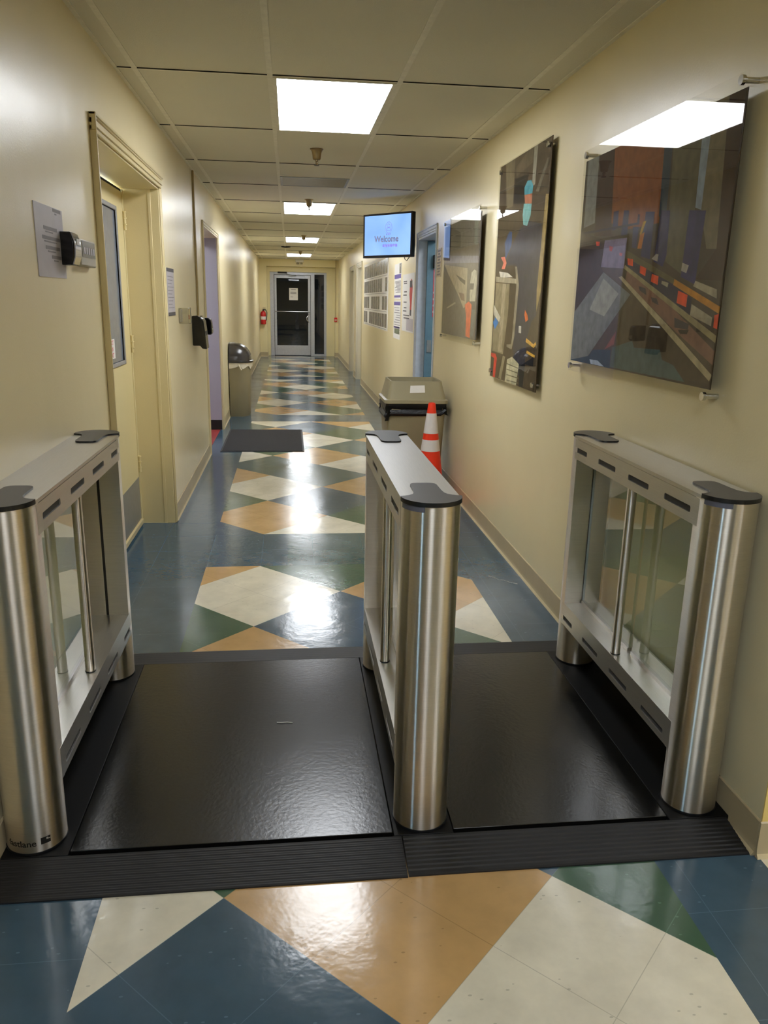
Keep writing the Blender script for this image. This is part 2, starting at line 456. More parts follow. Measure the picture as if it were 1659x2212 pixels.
# key dimensions
XL, XR, ZC = -0.093, 1.965, 2.477
YN, YE = -2.35, 17.3
BIG=[((120,122,120),[(-0.68,2.045),(-0.799,2.045),(-0.811,1.798),(-0.689,1.788)]),((60,40,32),[(-0.799,2.045),(-0.955,2.043),(-0.998,1.734),(-0.823,1.747)]),((128,76,40),[(-0.955,2.043),(-1.38,2.027),(-1.402,1.746),(-1.152,1.746),(-0.987,1.782)]),((45,60,75),[(-1.38,2.027),(-1.444,2.022),(-1.449,1.781),(-1.397,1.766)]),((92,88,70),[(-1.444,2.022),(-1.632,2.022),(-1.642,1.762),(-1.606,1.574),(-1.48,1.619),(-1.468,1.779)]),((130,142,158),[(-1.632,2.022),(-1.688,2.021),(-1.711,1.826),(-1.69,1.757),(-1.644,1.769)]),((108,100,80),[(-1.688,2.021),(-1.768,2.021),(-1.8,1.64),(-1.741,1.644),(-1.682,1.757)]),((58,40,30),[(-1.768,2.021),(-1.86,2.017),(-1.872,1.738),(-1.886,1.549),(-1.693,1.557),(-1.8,1.64)]),((48,45,92),[(-1.609,1.765),(-1.713,1.754),(-1.697,1.542),(-1.6,1.567)]),((45,45,88),[(-1.411,1.785),(-1.477,1.778),(-1.485,1.639),(-1.465,1.603),(-1.393,1.623)]),((45,45,88),[(-1.291,1.793),(-1.363,1.786),(-1.361,1.632),(-1.286,1.645)]),((60,62,95),[(-1.195,1.751),(-1.245,1.747),(-1.241,1.673),(-1.201,1.68)]),((40,42,80),[(-1.002,1.822),(-1.051,1.822),(-1.055,1.758),(-1.007,1.753)]),((40,42,80),[(-1.1,1.817),(-1.147,1.812),(-1.15,1.728),(-1.092,1.728)]),((170,140,50),[(-1.279,1.761),(-1.304,1.763),(-1.273,1.719),(-1.257,1.72)]),((170,110,50),[(-1.262,1.719),(-1.298,1.725),(-1.285,1.671),(-1.252,1.673)]),((150,145,140),[(-1.407,1.647),(-1.427,1.644),(-1.423,1.621),(-1.376,1.632)]),((150,145,140),[(-1.602,1.61),(-1.646,1.6),(-1.635,1.577),(-1.599,1.586)]),((48,38,36),[(-0.663,1.777),(-0.942,1.722),(-0.925,1.622),(-0.96,1.599),(-0.66,1.445)]),((28,26,45),[(-0.696,1.762),(-1.248,1.755),(-1.245,1.789),(-1.229,1.791),(-1.227,1.763),(-0.701,1.771)]),((78,68,54),[(-1.15,1.574),(-1.853,1.316),(-1.856,1.254),(-1.09,1.248),(-1.121,1.436)]),((112,118,122),[(-0.954,1.602),(-1.23,1.515),(-0.863,1.269),(-0.845,1.266),(-0.66,1.238),(-0.66,1.445)]),((145,150,150),[(-0.959,1.578),(-1.123,1.518),(-1.0,1.433),(-0.837,1.457)]),((32,62,82),[(-0.913,1.298),(-1.098,1.309),(-1.104,1.239),(-0.652,1.238),(-0.869,1.27)]),((150,165,190),[(-0.885,1.257),(-0.971,1.259),(-1.046,1.24),(-0.902,1.24)]),((78,94,96),[(-1.107,1.318),(-1.284,1.352),(-1.309,1.329),(-1.513,1.334),(-1.537,1.302),(-1.62,1.291),(-1.706,1.245),(-1.103,1.243)]),((125,75,68),[(-1.031,1.305),(-1.134,1.382),(-1.125,1.331)]),((118,88,76),[(-1.173,1.565),(-1.584,1.406),(-1.861,1.31),(-1.867,1.349),(-1.532,1.487),(-1.183,1.604)]),((60,58,60),[(-1.295,1.543),(-1.352,1.535),(-1.366,1.512),(-1.308,1.528)]),((60,58,60),[(-1.403,1.505),(-1.447,1.501),(-1.469,1.479),(-1.416,1.49)]),((55,52,58),[(-1.591,1.441),(-1.691,1.423),(-1.688,1.406),(-1.598,1.41)]),((25,14,12),[(-1.623,1.404),(-1.695,1.406),(-1.685,1.392),(-1.641,1.392)]),((158,148,122),[(-1.138,1.582),(-1.194,1.559),(-1.55,1.416),(-1.865,1.281),(-1.854,1.262),(-1.108,1.579)]),((92,84,62),[(-1.156,1.674),(-1.569,1.56),(-1.567,1.536),(-1.153,1.645)]),((40,38,62),[(-1.174,1.644),(-1.566,1.543),(-1.69,1.501),(-1.692,1.45),(-1.607,1.466),(-1.159,1.621)]),((170,118,34),[(-1.561,1.562),(-1.867,1.476),(-1.861,1.457),(-1.558,1.543)]),((140,130,102),[(-1.159,1.621),(-1.865,1.394),(-1.861,1.374),(-1.147,1.61)]),((215,80,48),[(-1.174,1.644),(-1.224,1.638),(-1.23,1.614),(-1.184,1.62)]),((215,80,48),[(-1.291,1.614),(-1.344,1.602),(-1.341,1.576),(-1.293,1.589)]),((215,80,48),[(-1.393,1.582),(-1.446,1.573),(-1.445,1.545),(-1.39,1.557)]),((215,80,48),[(-1.597,1.525),(-1.662,1.511),(-1.661,1.474),(-1.595,1.487)]),((215,80,48),[(-1.838,1.453),(-1.862,1.457),(-1.864,1.413),(-1.84,1.418)]),((150,142,125),[(-1.694,1.484),(-1.827,1.446),(-1.827,1.421),(-1.692,1.45)]),((150,142,125),[(-1.701,1.553),(-1.833,1.526),(-1.839,1.5),(-1.691,1.537)]),((150,142,125),[(-1.474,1.558),(-1.525,1.55),(-1.52,1.536),(-1.473,1.548)]),((125,118,148),[(-0.942,1.722),(-1.156,1.717),(-1.152,1.609),(-0.925,1.622)]),((170,90,100),[(-0.992,1.698),(-1.032,1.692),(-1.02,1.676),(-0.997,1.681)]),((170,90,100),[(-1.097,1.668),(-1.128,1.664),(-1.121,1.654),(-1.099,1.658)]),((200,60,50),[(-0.847,1.724),(-0.89,1.721),(-0.888,1.705),(-0.858,1.706)])]  # the lilac square paints in a reflection of the side-room opening
SMALL=[((100,96,88),[(1.852,2.041),(1.688,2.04),(1.676,1.877),(1.818,1.886)]),((115,118,112),[(1.405,2.031),(1.284,2.028),(1.264,1.846),(1.366,1.853)]),((50,46,42),[(2.382,2.011),(1.836,1.968),(1.813,1.862),(2.387,1.897)]),((120,118,130),[(2.418,1.836),(1.228,1.775),(1.218,1.731),(2.405,1.777)]),((158,148,128),[(2.403,1.766),(1.548,1.709),(1.54,1.569),(1.537,1.452),(1.626,1.436),(1.813,1.523),(2.275,1.704)]),((70,62,56),[(1.947,1.679),(1.598,1.626),(1.603,1.596),(1.787,1.63)]),((120,95,80),[(1.818,1.548),(1.625,1.537),(1.59,1.484),(1.709,1.494)]),((172,170,155),[(1.411,1.676),(1.331,1.692),(1.267,1.681),(1.241,1.61),(1.265,1.485),(1.434,1.485),(1.44,1.614)]),((90,88,85),[(1.46,1.605),(1.321,1.602),(1.333,1.562),(1.462,1.563)]),((212,98,62),[(1.585,1.461),(1.455,1.485),(1.364,1.462),(1.374,1.361),(1.38,1.239),(1.515,1.245),(1.522,1.381)]),((160,155,140),[(2.261,1.435),(1.93,1.479),(1.902,1.469),(2.23,1.427)]),((110,112,112),[(1.357,1.43),(1.253,1.431),(1.254,1.295),(1.296,1.248),(1.364,1.268)])]  # the long lilac-grey band paints in the reflection of a light
MID=[((110,100,80),[(0.706,2.246),(0.498,2.246),(0.493,2.002),(0.623,2.003)]),((40,36,32),[(0.474,2.141),(0.214,2.13),(0.272,1.991),(0.483,2.014)]),((140,136,122),[(0.143,2.242),(0.08,2.237),(0.092,2.065),(0.144,2.06)]),((110,105,92),[(-0.086,2.159),(-0.124,2.158),(0.02,2.021),(0.073,2.028)]),((95,85,70),[(0.464,2.203),(0.17,2.217),(0.139,2.177),(0.452,2.151)]),((62,62,72),[(0.315,1.87),(0.16,1.894),(-0.058,1.863),(-0.131,1.719),(-0.071,1.543),(-0.079,1.422),(-0.003,1.383),(0.065,1.292),(0.067,1.104),(0.307,1.082),(0.308,1.415),(0.272,1.58),(0.343,1.679),(0.579,1.689),(0.468,1.784)]),((66,84,118),[(0.621,1.814),(0.528,1.874),(0.474,1.864),(0.47,1.791),(0.587,1.723)]),((84,146,160),[(0.28,2.072),(0.229,2.099),(0.162,2.093),(0.123,2.064),(0.129,2.023),(0.271,2.034)]),((165,110,88),[(0.271,2.034),(0.129,2.026),(0.13,1.976),(0.249,1.989)]),((112,158,160),[(0.272,1.991),(0.13,1.976),(0.133,1.922),(0.188,1.872),(0.259,1.884),(0.283,1.936)]),((205,120,100),[(0.687,1.738),(0.604,1.738),(0.555,1.701),(0.588,1.668),(0.658,1.671),(0.623,1.704)]),((190,185,175),[(0.712,1.659),(0.515,1.645),(0.405,1.619),(0.675,1.622)]),((135,125,102),[(0.771,1.596),(0.461,1.583),(0.462,1.412),(0.519,1.185),(0.78,1.19)]),((158,148,125),[(0.61,1.586),(0.541,1.583),(0.55,1.197),(0.636,1.192)]),((158,150,130),[(0.779,1.632),(0.302,1.606),(0.272,1.58),(0.772,1.6)]),((140,132,115),[(0.367,1.674),(0.33,1.672),(0.27,1.573),(0.3,1.294),(0.34,1.224),(0.448,1.232),(0.451,1.246),(0.359,1.251),(0.343,1.292),(0.319,1.574)]),((190,185,170),[(0.787,1.465),(0.624,1.395),(0.646,1.366),(0.78,1.406)]),((60,120,180),[(0.794,1.362),(0.74,1.393),(0.66,1.365),(0.739,1.319)]),((205,60,50),[(0.815,1.177),(0.692,1.177),(0.651,1.154),(0.674,1.033),(0.727,1.035),(0.716,1.149),(0.811,1.158)]),((175,170,145),[(0.418,1.163),(0.318,1.184),(0.174,1.154),(0.207,1.033),(0.443,1.033)]),((110,105,85),[(0.427,1.142),(0.181,1.134),(0.185,1.128),(0.431,1.136)]),((110,105,85),[(0.42,1.11),(0.175,1.107),(0.179,1.102),(0.424,1.104)]),((110,105,85),[(0.413,1.079),(0.169,1.081),(0.173,1.075),(0.417,1.073)]),((110,105,85),[(0.406,1.048),(0.163,1.054),(0.167,1.049),(0.41,1.042)]),((140,130,105),[(0.518,1.178),(0.462,1.174),(0.529,1.039),(0.587,1.041)]),((200,160,80),[(0.066,1.299),(-0.071,1.274),(-0.1,1.288),(-0.113,1.276),(-0.076,1.255),(0.073,1.279)]),((200,160,80),[(0.041,1.236),(-0.105,1.22),(-0.098,1.207),(0.049,1.222)]),((24,26,34),[(0.171,1.141),(-0.086,1.212),(-0.087,1.162),(0.058,1.163),(0.075,1.037),(0.147,1.036)]),((210,110,60),[(0.123,1.444),(0.072,1.419),(0.055,1.394),(0.097,1.381),(0.128,1.418)]),((190,188,180),[(0.221,1.358),(0.173,1.359),(0.169,1.32),(0.217,1.321)]),((150,132,90),[(-0.105,1.995),(-0.154,1.989),(-0.133,1.543),(-0.076,1.434),(-0.061,1.543)])]  # last brown strip, along the right edge, paints in a shadow
# ------------------------------------------------------------------ floor
def clip_poly(pts, x0, x1, y0, y1):
    def cut(ps, f, inter):
        out = []
        for i in range(len(ps)):
            a, b = ps[i], ps[(i+1) % len(ps)]
            fa, fb = f(a), f(b)
            if fa >= 0: out.append(a)
            if (fa > 0 > fb) or (fa < 0 < fb):
                t = fa/(fa-fb); out.append((a[0]+(b[0]-a[0])*t, a[1]+(b[1]-a[1])*t))
        return out
    for f in (lambda p: p[0]-x0, lambda p: x1-p[0], lambda p: p[1]-y0, lambda p: y1-p[1]):
        if len(pts) < 3: return []
        pts = cut(pts, f, None)
    r = []
    for p in pts:
        if not r or abs(p[0]-r[-1][0])+abs(p[1]-r[-1][1]) > 1e-5: r.append(p)
    if len(r) > 1 and abs(r[0][0]-r[-1][0])+abs(r[0][1]-r[-1][1]) < 1e-5: r.pop()
    return r if len(r) > 2 else []

FM = ['f_blue', 'f_green', 'f_cream', 'f_tan', 'f_teal', 's_blue', 's_teal', 's_cream', 'g_blue', 'g_green', 'g_cream', 'g_tan', 'g_teal']
bm = bmesh.new()
XS0, XS1 = 0.203, 1.670
def fpoly(pts, key):
    if len(pts) < 3: return
    f = bm.faces.new([bm.verts.new((x, y, 0)) for x, y in pts]); f.material_index = FM.index(key)
def frect(x0, x1, y0, y1, key): fpoly([(x0, y0), (x1, y0), (x1, y1), (x0, y1)], key)
def block(yv, hy, y0, y1, table, default, pre):
    jmax = int((y1-yv)/hy)+2; jmin = int((y0-yv)/hy)-2
    for i in range(-2, 5):
        for j in range(jmin, jmax+1):
            if (i+j) % 2 == 0: continue
            cx, cy = LX0+HD*i, yv+hy*j
            p = clip_poly([(cx-HD, cy), (cx, cy-hy), (cx+HD, cy), (cx, cy+hy)], XS0, XS1, y0, y1)
            if p: fpoly(p, pre+table.get((i, j), default))
near = {(0, -1): 'cream', (-1, 0): 'tan', (-1, -2): 'green', (0, -3): 'tan', (1, -2): 'blue', (1, 0): 'green', (2, -1): 'tan', (3, -2): 'cream',
        (2, -3): 'green', (3, 0): 'blue', (-1, -6): 'cream', (0, -7): 'blue', (1, -6): 'tan', (0, -5): 'green', (2, -5): 'blue', (2, -7): 'cream',
        (3, -6): 'green', (1, -8): 'blue', (0, -9): 'tan', (2, -9): 'green', (-1, -8): 'green', (3, -8): 'blue', (1, -10): 'cream', (0, -11): 'cream', (2, -11): 'tan'}
hall = {(0, 1): 'tan', (1, 0): 'cream', (-1, 0): 'blue', (-1, 2): 'green', (0, 3): 'cream', (1, 2): 'blue', (2, 1): 'green', (2, 3): 'tan', (1, 4): 'teal',
        (-1, 4): 'tan', (0, 5): 'teal', (-1, 6): 'cream', (1, 6): 'tan', (2, 5): 'cream', (0, 7): 'green', (2, 7): 'teal', (1, 8): 'cream', (3, 8): 'tan',
        (3, 4): 'teal', (3, 6): 'blue', (-1, 8): 'blue', (0, 9): 'tan', (2, 9): 'green', (1, 10): 'blue', (0, 11): 'cream', (2, 11): 'tan', (3, 10): 'cream',
        (3, 0): 'tan', (3, 2): 'cream', (-1, 10): 'teal', (-1, 12): 'blue', (1, 12): 'teal', (3, 12): 'blue'}
block(NEARY, HD, -9.0, NEARY, near, 'blue', 'f_')
ys = [(0.838, 0.443), (6.31, 0.431), (11.68, 0.431), (17.05, 0.431)]
frect(XS0, 0.66, NEARY, 0.838, 's_blue'); frect(0.66, XS1, NEARY, 0.838, 's_teal')
for k, (y0, hy) in enumerate(ys):
    y1 = min(y0+hy*11+0.02, 17.5)
    block(y0, hy, y0, y1, hall, 'blue', 'g_')
    if k < 3: frect(XS0, XS1, y1, ys[k+1][0], 's_blue')
yr = [-9.0, NEARY, 0.838, 17.5]
for a, b_ in ((-9.0, YN), (YN, 17.5)):
    frect(XL-0.4, XS0, a, b_, 's_blue'); frect(XS1, XR+0.005, a, b_, 's_blue')
frect(XR+0.005, 5.6, -9.0, YN, 's_cream'); frect(-3.2, XL-0.4, -9.0, YN, 's_cream')
frect(XR+0.005, 2.4, YN, 17.5, 's_blue')
frect(-0.2, 2.2, 17.5, 21.5, 's_blue')
frect(XL-0.4, -0.2, 17.5, 21.5, 's_blue')
struct('floor', bm, [M[k] for k in FM])

# ------------------------------------------------------------------ ceiling and grid
bm = bmesh.new(); box(bm, XL-0.4, 2.4, YN, 17.6, ZC, ZC+0.05)
box(bm, -3.2, 5.6, -9.0, YN, ZC, ZC+0.05)
struct('ceiling', bm, M['ceiling'])
bm = bmesh.new()
for i in range(-4, 9):
    x = 0.61*i
    if 0 <= i <= 3: box(bm, x-0.0125, x+0.0125, YN, YE, ZC-0.0025, ZC-0.0002)
    else: box(bm, x-0.0125, x+0.0125, -9, YN, ZC-0.0025, ZC-0.0002)
for i in range(0, 4): box(bm, 0.61*i-0.0125, 0.61*i+0.0125, -9, YN, ZC-0.0025, ZC-0.0002)
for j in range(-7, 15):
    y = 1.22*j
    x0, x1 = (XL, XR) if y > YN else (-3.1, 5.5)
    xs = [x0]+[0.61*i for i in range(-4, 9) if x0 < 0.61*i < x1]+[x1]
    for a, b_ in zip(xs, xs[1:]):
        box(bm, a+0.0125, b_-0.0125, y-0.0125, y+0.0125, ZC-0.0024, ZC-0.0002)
        box(bm, a+0.013, b_-0.013, y-0.0170, y-0.0115, ZC-0.0042, ZC-0.0003, 1)  # dark strip painting in the shadow line along one edge of the tee
for j in (3,):   # extra cross tee bounding the vent
    y = 3.08
    box(bm, 0.6225, 1.2075, y-0.0125, y+0.0125, ZC-0.0024, ZC-0.0002)
# wall angle
box(bm, XL, XL+0.018, YN, YE, ZC-0.004, ZC-0.0002); box(bm, XR-0.018, XR, YN, YE, ZC-0.004, ZC-0.0002)
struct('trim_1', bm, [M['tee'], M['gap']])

# ------------------------------------------------------------------ walls
def wall_y(bm, x0, x1, y0, y1, openings, ztop=ZC, mi=0):
    ys_ = y0
    for a, b_, zt in sorted(openings):
        box(bm, x0, x1, ys_, a, 0, ztop, mi); box(bm, x0, x1, a, b_, zt, ztop, mi); ys_ = b_
    box(bm, x0, x1, ys_, y1, 0, ztop, mi)
OL = [(-0.505, 1.145, 2.11), (3.60, 5.08, 2.10)]
OR_ = [(3.03, 4.02, 2.08), (10.32, 11.25, 2.08), (12.05, 13.0, 2.08)]
bm = bmesh.new(); wall_y(bm, XL-0.30, XL, YN, YE+0.3, OL)
struct('wall_left', bm, M['wall'])
bm = bmesh.new(); wall_y(bm, XR, XR+0.20, YN, YE+0.3, OR_)
struct('wall_right', bm, M['wall'])
# end wall with recess for the glazed door
bm = bmesh.new()
box(bm, XL, 0.10, YE, YE+0.30, 0, ZC); box(bm, 1.885, XR, YE, YE+0.30, 0, ZC)
box(bm, 0.10, 1.885, YE, YE+0.30, 2.30, ZC)
box(bm, XL, 0.175, YE+0.30, YE+0.45, 0, ZC); box(bm, 1.665, XR, YE+0.30, YE+0.45, 0, ZC); box(bm, 0.175, 1.665, YE+0.30, YE+0.45, 2.17, ZC)
struct('wall_end', bm, M['wall_end'])
# lobby behind the camera
bm = bmesh.new()
box(bm, XR+0.20, 5.6, YN, YN+0.12, 0, ZC)
struct('wall_lobby_right_return', bm, M['lobbywall'])
bm = bmesh.new()
box(bm, XR+0.0, XR+0.20, YN-0.004, YN, 0.0, ZC)
struct('wall_right_end_face', bm, M['lobbywall'])
bm = bmesh.new(); box(bm, -3.2, XL-0.30, YN, YN+0.12, 0, ZC)
box(bm, XL-0.30, XL, YN-0.004, YN, 0.0, ZC)
struct('wall_lobby_left_return', bm, M['lobbywall'])
bm = bmesh.new(); box(bm, 5.5, 5.6, -9, YN, 0, ZC)
struct('wall_lobby_right', bm, M['lobbywall'])
bm = bmesh.new(); box(bm, -3.2, 5.6, -9.1, -9.0, 0, ZC)
struct('wall_lobby_back', bm, M['wall'])
# lobby left wall with a tall window towards daylight
bm = bmesh.new(); wall_y(bm, -3.3, -3.2, -9, YN, [(-7.5, -6.9, 2.3)])
struct('wall_lobby_left', bm, M['wall'])
bm = bmesh.new(); box(bm, -3.27, -3.25, -7.5, -6.9, 0.02, 2.3)
w = struct('window_1', bm, M['glass'])
bm = bmesh.new()
for a, b_, c_, d_ in ((-7.5, -7.46, 0, 2.3), (-6.94, -6.9, 0, 2.3), (-7.46, -6.94, 2.26, 2.3), (-7.46, -6.94, 0, 0.05)): box(bm, -3.31, -3.21, a, b_, c_, d_)
link('window_frame', bm, M['alu'], w)

bm = bmesh.new(); box(bm, -16, -3.35, -15, 2, -0.06, -0.02)
struct('ground_outside', bm, M['caulk'])
# baseboards
def base(bm, axis, fixed, a, b_, side, h=0.112, mi=0):
    # vinyl cove base: thin strip with a flared toe; side = +1 / -1 direction it faces
    t = 0.005; prof = [(0, 0), (0.014, 0), (0.0135, 0.004), (0.0075, 0.013), (t, 0.03), (t, h-0.003), (0.002, h), (0, h)]
    for k, (pa, pb) in enumerate(zip(prof, prof[1:]+prof[:1])):
        pass
    r0 = []; r1 = []
    for d, z in prof:
        if axis == 'y':
            r0.append((fixed+side*d, a, z)); r1.append((fixed+side*d, b_, z))
        else:
            r0.append((a, fixed+side*d, z)); r1.append((b_, fixed+side*d, z))
    v0 = [bm.verts.new(p) for p in r0]; v1 = [bm.verts.new(p) for p in r1]
    n = len(prof)
    for i in range(n):
        f = bm.faces.new((v0[i], v0[(i+1) % n], v1[(i+1) % n], v1[i])); f.material_index = 1 if i in (0, 1, 2) and mi == 0 else mi
    f = bm.faces.new(v0[::-1]); f.material_index = mi
    f = bm.faces.new(v1); f.material_index = mi
bm = bmesh.new()
base(bm, 'y', XL, YN, -0.58, 1); base(bm, 'y', XL, 1.185, 3.55, 1); base(bm, 'y', XL, 5.10, YE, 1)
base(bm, 'x', YN-0.004, -3.1, XL, -1)
struct('baseboard_left', bm, [M['base'], M['caulk']], smooth=True)
bm = bmesh.new()
base(bm, 'y', XR, YN, 2.97, -1); base(bm, 'y', XR, 4.10, 10.25, -1); base(bm, 'y', XR, 11.32, 11.98, -1); base(bm, 'y', XR, 13.06, YE, -1)
base(bm, 'x', YN-0.004, XR-0.005, 5.4, -1)
struct('baseboard_right', bm, [M['base'], M['caulk']], smooth=True)
bm = bmesh.new()
base(bm, 'x', YE, XL, 0.10, -1); base(bm, 'x', YE, 1.885, XR, -1)
base(bm, 'y', 0.10, YE, YE+0.3, 1); base(bm, 'y', 1.885, YE, YE+0.3, -1)
struct('baseboard_end', bm, [M['base'], M['caulk']], smooth=True)

# ------------------------------------------------------------------ near left door (door_1)
xd = XL-0.213
bm = bmesh.new()
# jamb lining
box(bm, xd-0.02, XL-0.002, 1.138, 1.145, 0, 2.10); box(bm, xd-0.02, XL-0.002, -0.505, -0.48, 0, 2.10); box(bm, xd-0.02, XL-0.002, -0.48, 1.138, 2.10, 2.11)
box(bm, XL-0.068, XL-0.050, 1.132, 1.138, 0, 2.10)      # bead on the reveal
box(bm, XL-0.068, XL-0.050, -0.48, -0.472, 0, 2.085)
box(bm, xd-0.05, xd+0.004, 1.10, 1.13, 0, 2.09)      # stop
struct('trim_2', bm, M['trimpaint'], bevel=0.002)
bm = bmesh.new()
def casing(bm, y0, y1, ztop, w=0.068, xf=XL, s=1, t=0.028):
    # moulded casing: flat, ogee-like steps, swept as stacked boxes with a sloped outer band
    for (u0, u1, th) in ((0.0, w*0.30, t*0.55), (w*0.30, w*0.42, t*0.80), (w*0.42, w*0.80, t*0.62), (w*0.80, w, t)):
        for (ya, yb) in ((y0-u1, y0-u0), (y1+u0, y1+u1)):
            box(bm, min(xf, xf+s*th), max(xf, xf+s*th), ya, yb, 0, ztop+u1)
        box(bm, min(xf, xf+s*th), max(xf, xf+s*th), y0-u0, y1+u0, ztop+u0, ztop+u1)
for z0_, z1_, th in ((2.110, 2.128, 0.012), (2.128, 2.134, 0.020), (2.134, 2.158, 0.014), (2.158, 2.164, 0.022), (2.164, 2.176, 0.027)):
    box(bm, XL, XL+th, -0.566, 1.180, z0_, z1_)
for u0, u1, th in ((0.0, 0.016, 0.010), (0.016, 0.030, 0.018), (0.030, 0.050, 0.013), (0.050, 0.061, 0.028)):
    box(bm, XL, XL+th, -0.505-u1, -0.505-u0, 0, 2.110)
box(bm, XL, XL+0.028, -0.566, -0.555, 2.110, 2.176)
for u0, u1, th in ((0.0, 0.012, 0.006), (0.012, 0.026, 0.009), (0.026, 0.035, 0.012)):
    box(bm, XL, XL+th, 1.145+u0, 1.145+u1, 0, 2.110)
struct('trim_3', bm, M['trimpaint'], bevel=0.003)
d1 = None
def leaf(y0, y1, lite=None):
    bm = bmesh.new()
    if lite:
        a, b_, c_, d_ = lite
        box(bm, xd-0.045, xd, y0, a, 0.012, 2.075); box(bm, xd-0.045, xd, b_, y1, 0.012, 2.075)
        box(bm, xd-0.045, xd, a, b_, 0.012, c_); box(bm, xd-0.045, xd, a, b_, d_, 2.075)
    else: box(bm, xd-0.045, xd, y0, y1, 0.012, 2.075)
    return bm
d1 = struct('door_1', leaf(0.325, 1.098, (0.44, 0.885, 1.10, 1.95)), M['doorpaint'])
bm = bmesh.new()
for a, b_, c_, d_ in ((0.415, 0.44, 1.075, 1.975), (0.885, 0.910, 1.075, 1.975), (0.44, 0.885, 1.075, 1.10), (0.44, 0.885, 1.95, 1.975)): box(bm, xd-0.05, xd+0.006, a, b_, c_, d_)
link('window_frame', bm, M['greyframe'], d1, bevel=0.004)
bx('window_pane', (xd-0.012, xd-0.006, 0.44, 0.885, 1.10, 1.95), M['liteglass'], d1)
bx('kick_plate', (xd, xd+0.002, 0.34, 1.085, 0.05, 0.33), M['kick'], d1)
bx('door_sweep', (xd, xd+0.014, 0.33, 1.095, 0.015, 0.045), M['trimpaint'], d1)
for z0 in (0.36, 1.13, 1.86):
    bm = bmesh.new()
    for k in range(3):
        tube(bm, (xd+0.010, 1.103, z0+k*0.036), (xd+0.010, 1.103, z0+0.028+k*0.036), 0.008)
        tube(bm, (xd+0.010, 1.103, z0+0.028+k*0.036), (xd+0.010, 1.103, z0+0.034+k*0.036), 0.0115)
    link('hinge', bm, M['doorpaint'], d1, smooth=True)
bx('strike_line', (xd-0.006, xd+0.0, 0.33, 1.09, 2.076, 2.088), M['gap'], d1)
d1b = struct('door_2', leaf(-0.47, 0.318), M['doorpaint'])
bx('kick_plate', (xd, xd+0.002, -0.46, 0.30, 0.05, 0.33), M['kick'], d1b)
bx('door_handle', (xd, xd+0.05, 0.255, 0.285, 0.98, 1.02), M['chrome'], d1b, bevel=0.006)
# NOT AN EXIT sticker
st = bx('door_sticker', (xd-0.0059, xd-0.0052, 0.525, 0.665, 1.125, 1.235), M['paper']); 
tag(st, 'small white NOT AN EXIT sticker with red letters at the foot of the door window', 'sticker')
bm = bmesh.new()
for k, wd in enumerate(('NOT', 'AN', 'EXIT')):
    tb = text_bm(wd, 0.034, 0.0008)
    merge(bm, tb, lambda c, k=k: Vector((xd-0.0048, 0.595+c.x, 1.214-k*0.035+c.y)))
link('lettering', bm, M['redink'], st)

# ------------------------------------------------------------------ left opening to side room (lilac wall, red floor)
bm = bmesh.new(); box(bm, -2.4, XL-0.30, 5.10, 5.2, 0, ZC)
box(bm, -2.5, -2.4, 3.2, 5.2, 0, ZC); box(bm, -2.4, XL-0.30, 3.2, 3.3, 0, ZC); box(bm, -2.5, XL-0.30, 3.2, 5.2, ZC, ZC+0.05)
box(bm, XL-0.30, XL-0.008, 5.074, 5.0798, 0, 2.10)
struct('wall_side_room', bm, M['lilac'])
bm = bmesh.new(); box(bm, -2.4, XL-0.03, 3.3, 5.079, 0.0, 0.004)
struct('floor_side_room', bm, M['redfloor'])
bm = bmesh.new(); box(bm, -2.4, XL-0.008, 5.068, 5.0735, 0.004, 0.115)
struct('baseboard_side_room', bm, M['blackbase'])
bm = bmesh.new(); casing(bm, 3.60, 5.08, 2.10, w=0.05, t=0.018)
struct('trim_4', bm, M['wall'], bevel=0.003)

# ------------------------------------------------------------------ right doorway (door_3), ajar blue door
bm = bmesh.new()
casing(bm, 3.03, 4.02, 2.08, w=0.055, xf=XR, s=-1, t=0.012)
for (a, b_) in ((3.03, 3.05), (4.0, 4.02)): box(bm, XR-0.002, XR+0.198, a, b_, 0, 2.06)
box(bm, XR-0.002, XR+0.20, 3.05, 4.0, 2.06, 2.08)
struct('trim_5', bm, M['blueframe'], bevel=0.003)
d3 = struct('door_3', (lambda b: (box(b, XR+0.085, XR+0.985, 3.955, 3.998, 0.01, 2.055), b)[1])(bmesh.new()), M['bluedoor'])
bx('door_closer', (XR+0.140, XR+0.33, 3.925, 3.955, 1.80, 1.925), M['slotdark'], d3, bevel=0.006)
bx('lock_plate', (XR+0.105, XR+0.15, 3.951, 3.955, 0.98, 1.10), M['kick'], d3)
pk = bx('door_sheet', (XR+0.150, XR+0.42, 3.9535, 3.955, 1.33, 1.79), M['pink']); tag(pk, 'red-pink sheet with white dots hung inside the blue doorway on the right', 'notice')
bm = bmesh.new()
for k in range(4):
    if k: bm = bmesh.new()
    for c_ in range(1):
        prism(bm, [(XR+0.172+c_*0.07+0.019*math.cos(a*PI/6), 1.38+k*0.062+0.018*math.sin(a*PI/6)) for a in range(12)], 0, 0.001)
    for v in bm.verts: v.co = Vector((v.co.x, 3.953-v.co.z, v.co.y))
    link('white_dot', bm, M['paper'], pk)
bm = bmesh.new(); box(bm, 2.165, 4.4, 4.3, 4.4, 0, ZC); box(bm, 4.4, 4.5, 1.9, 4.4, 0, ZC); box(bm, 2.165, 4.4, 1.9, 2.0, 0, ZC); box(bm, 2.165, 4.5, 1.9, 4.4, ZC, ZC+0.05); box(bm, 2.165, 4.5, 2.0, 4.3, -0.02, 0.0)
struct('wall_blue_room', bm, M['bluedoor'])

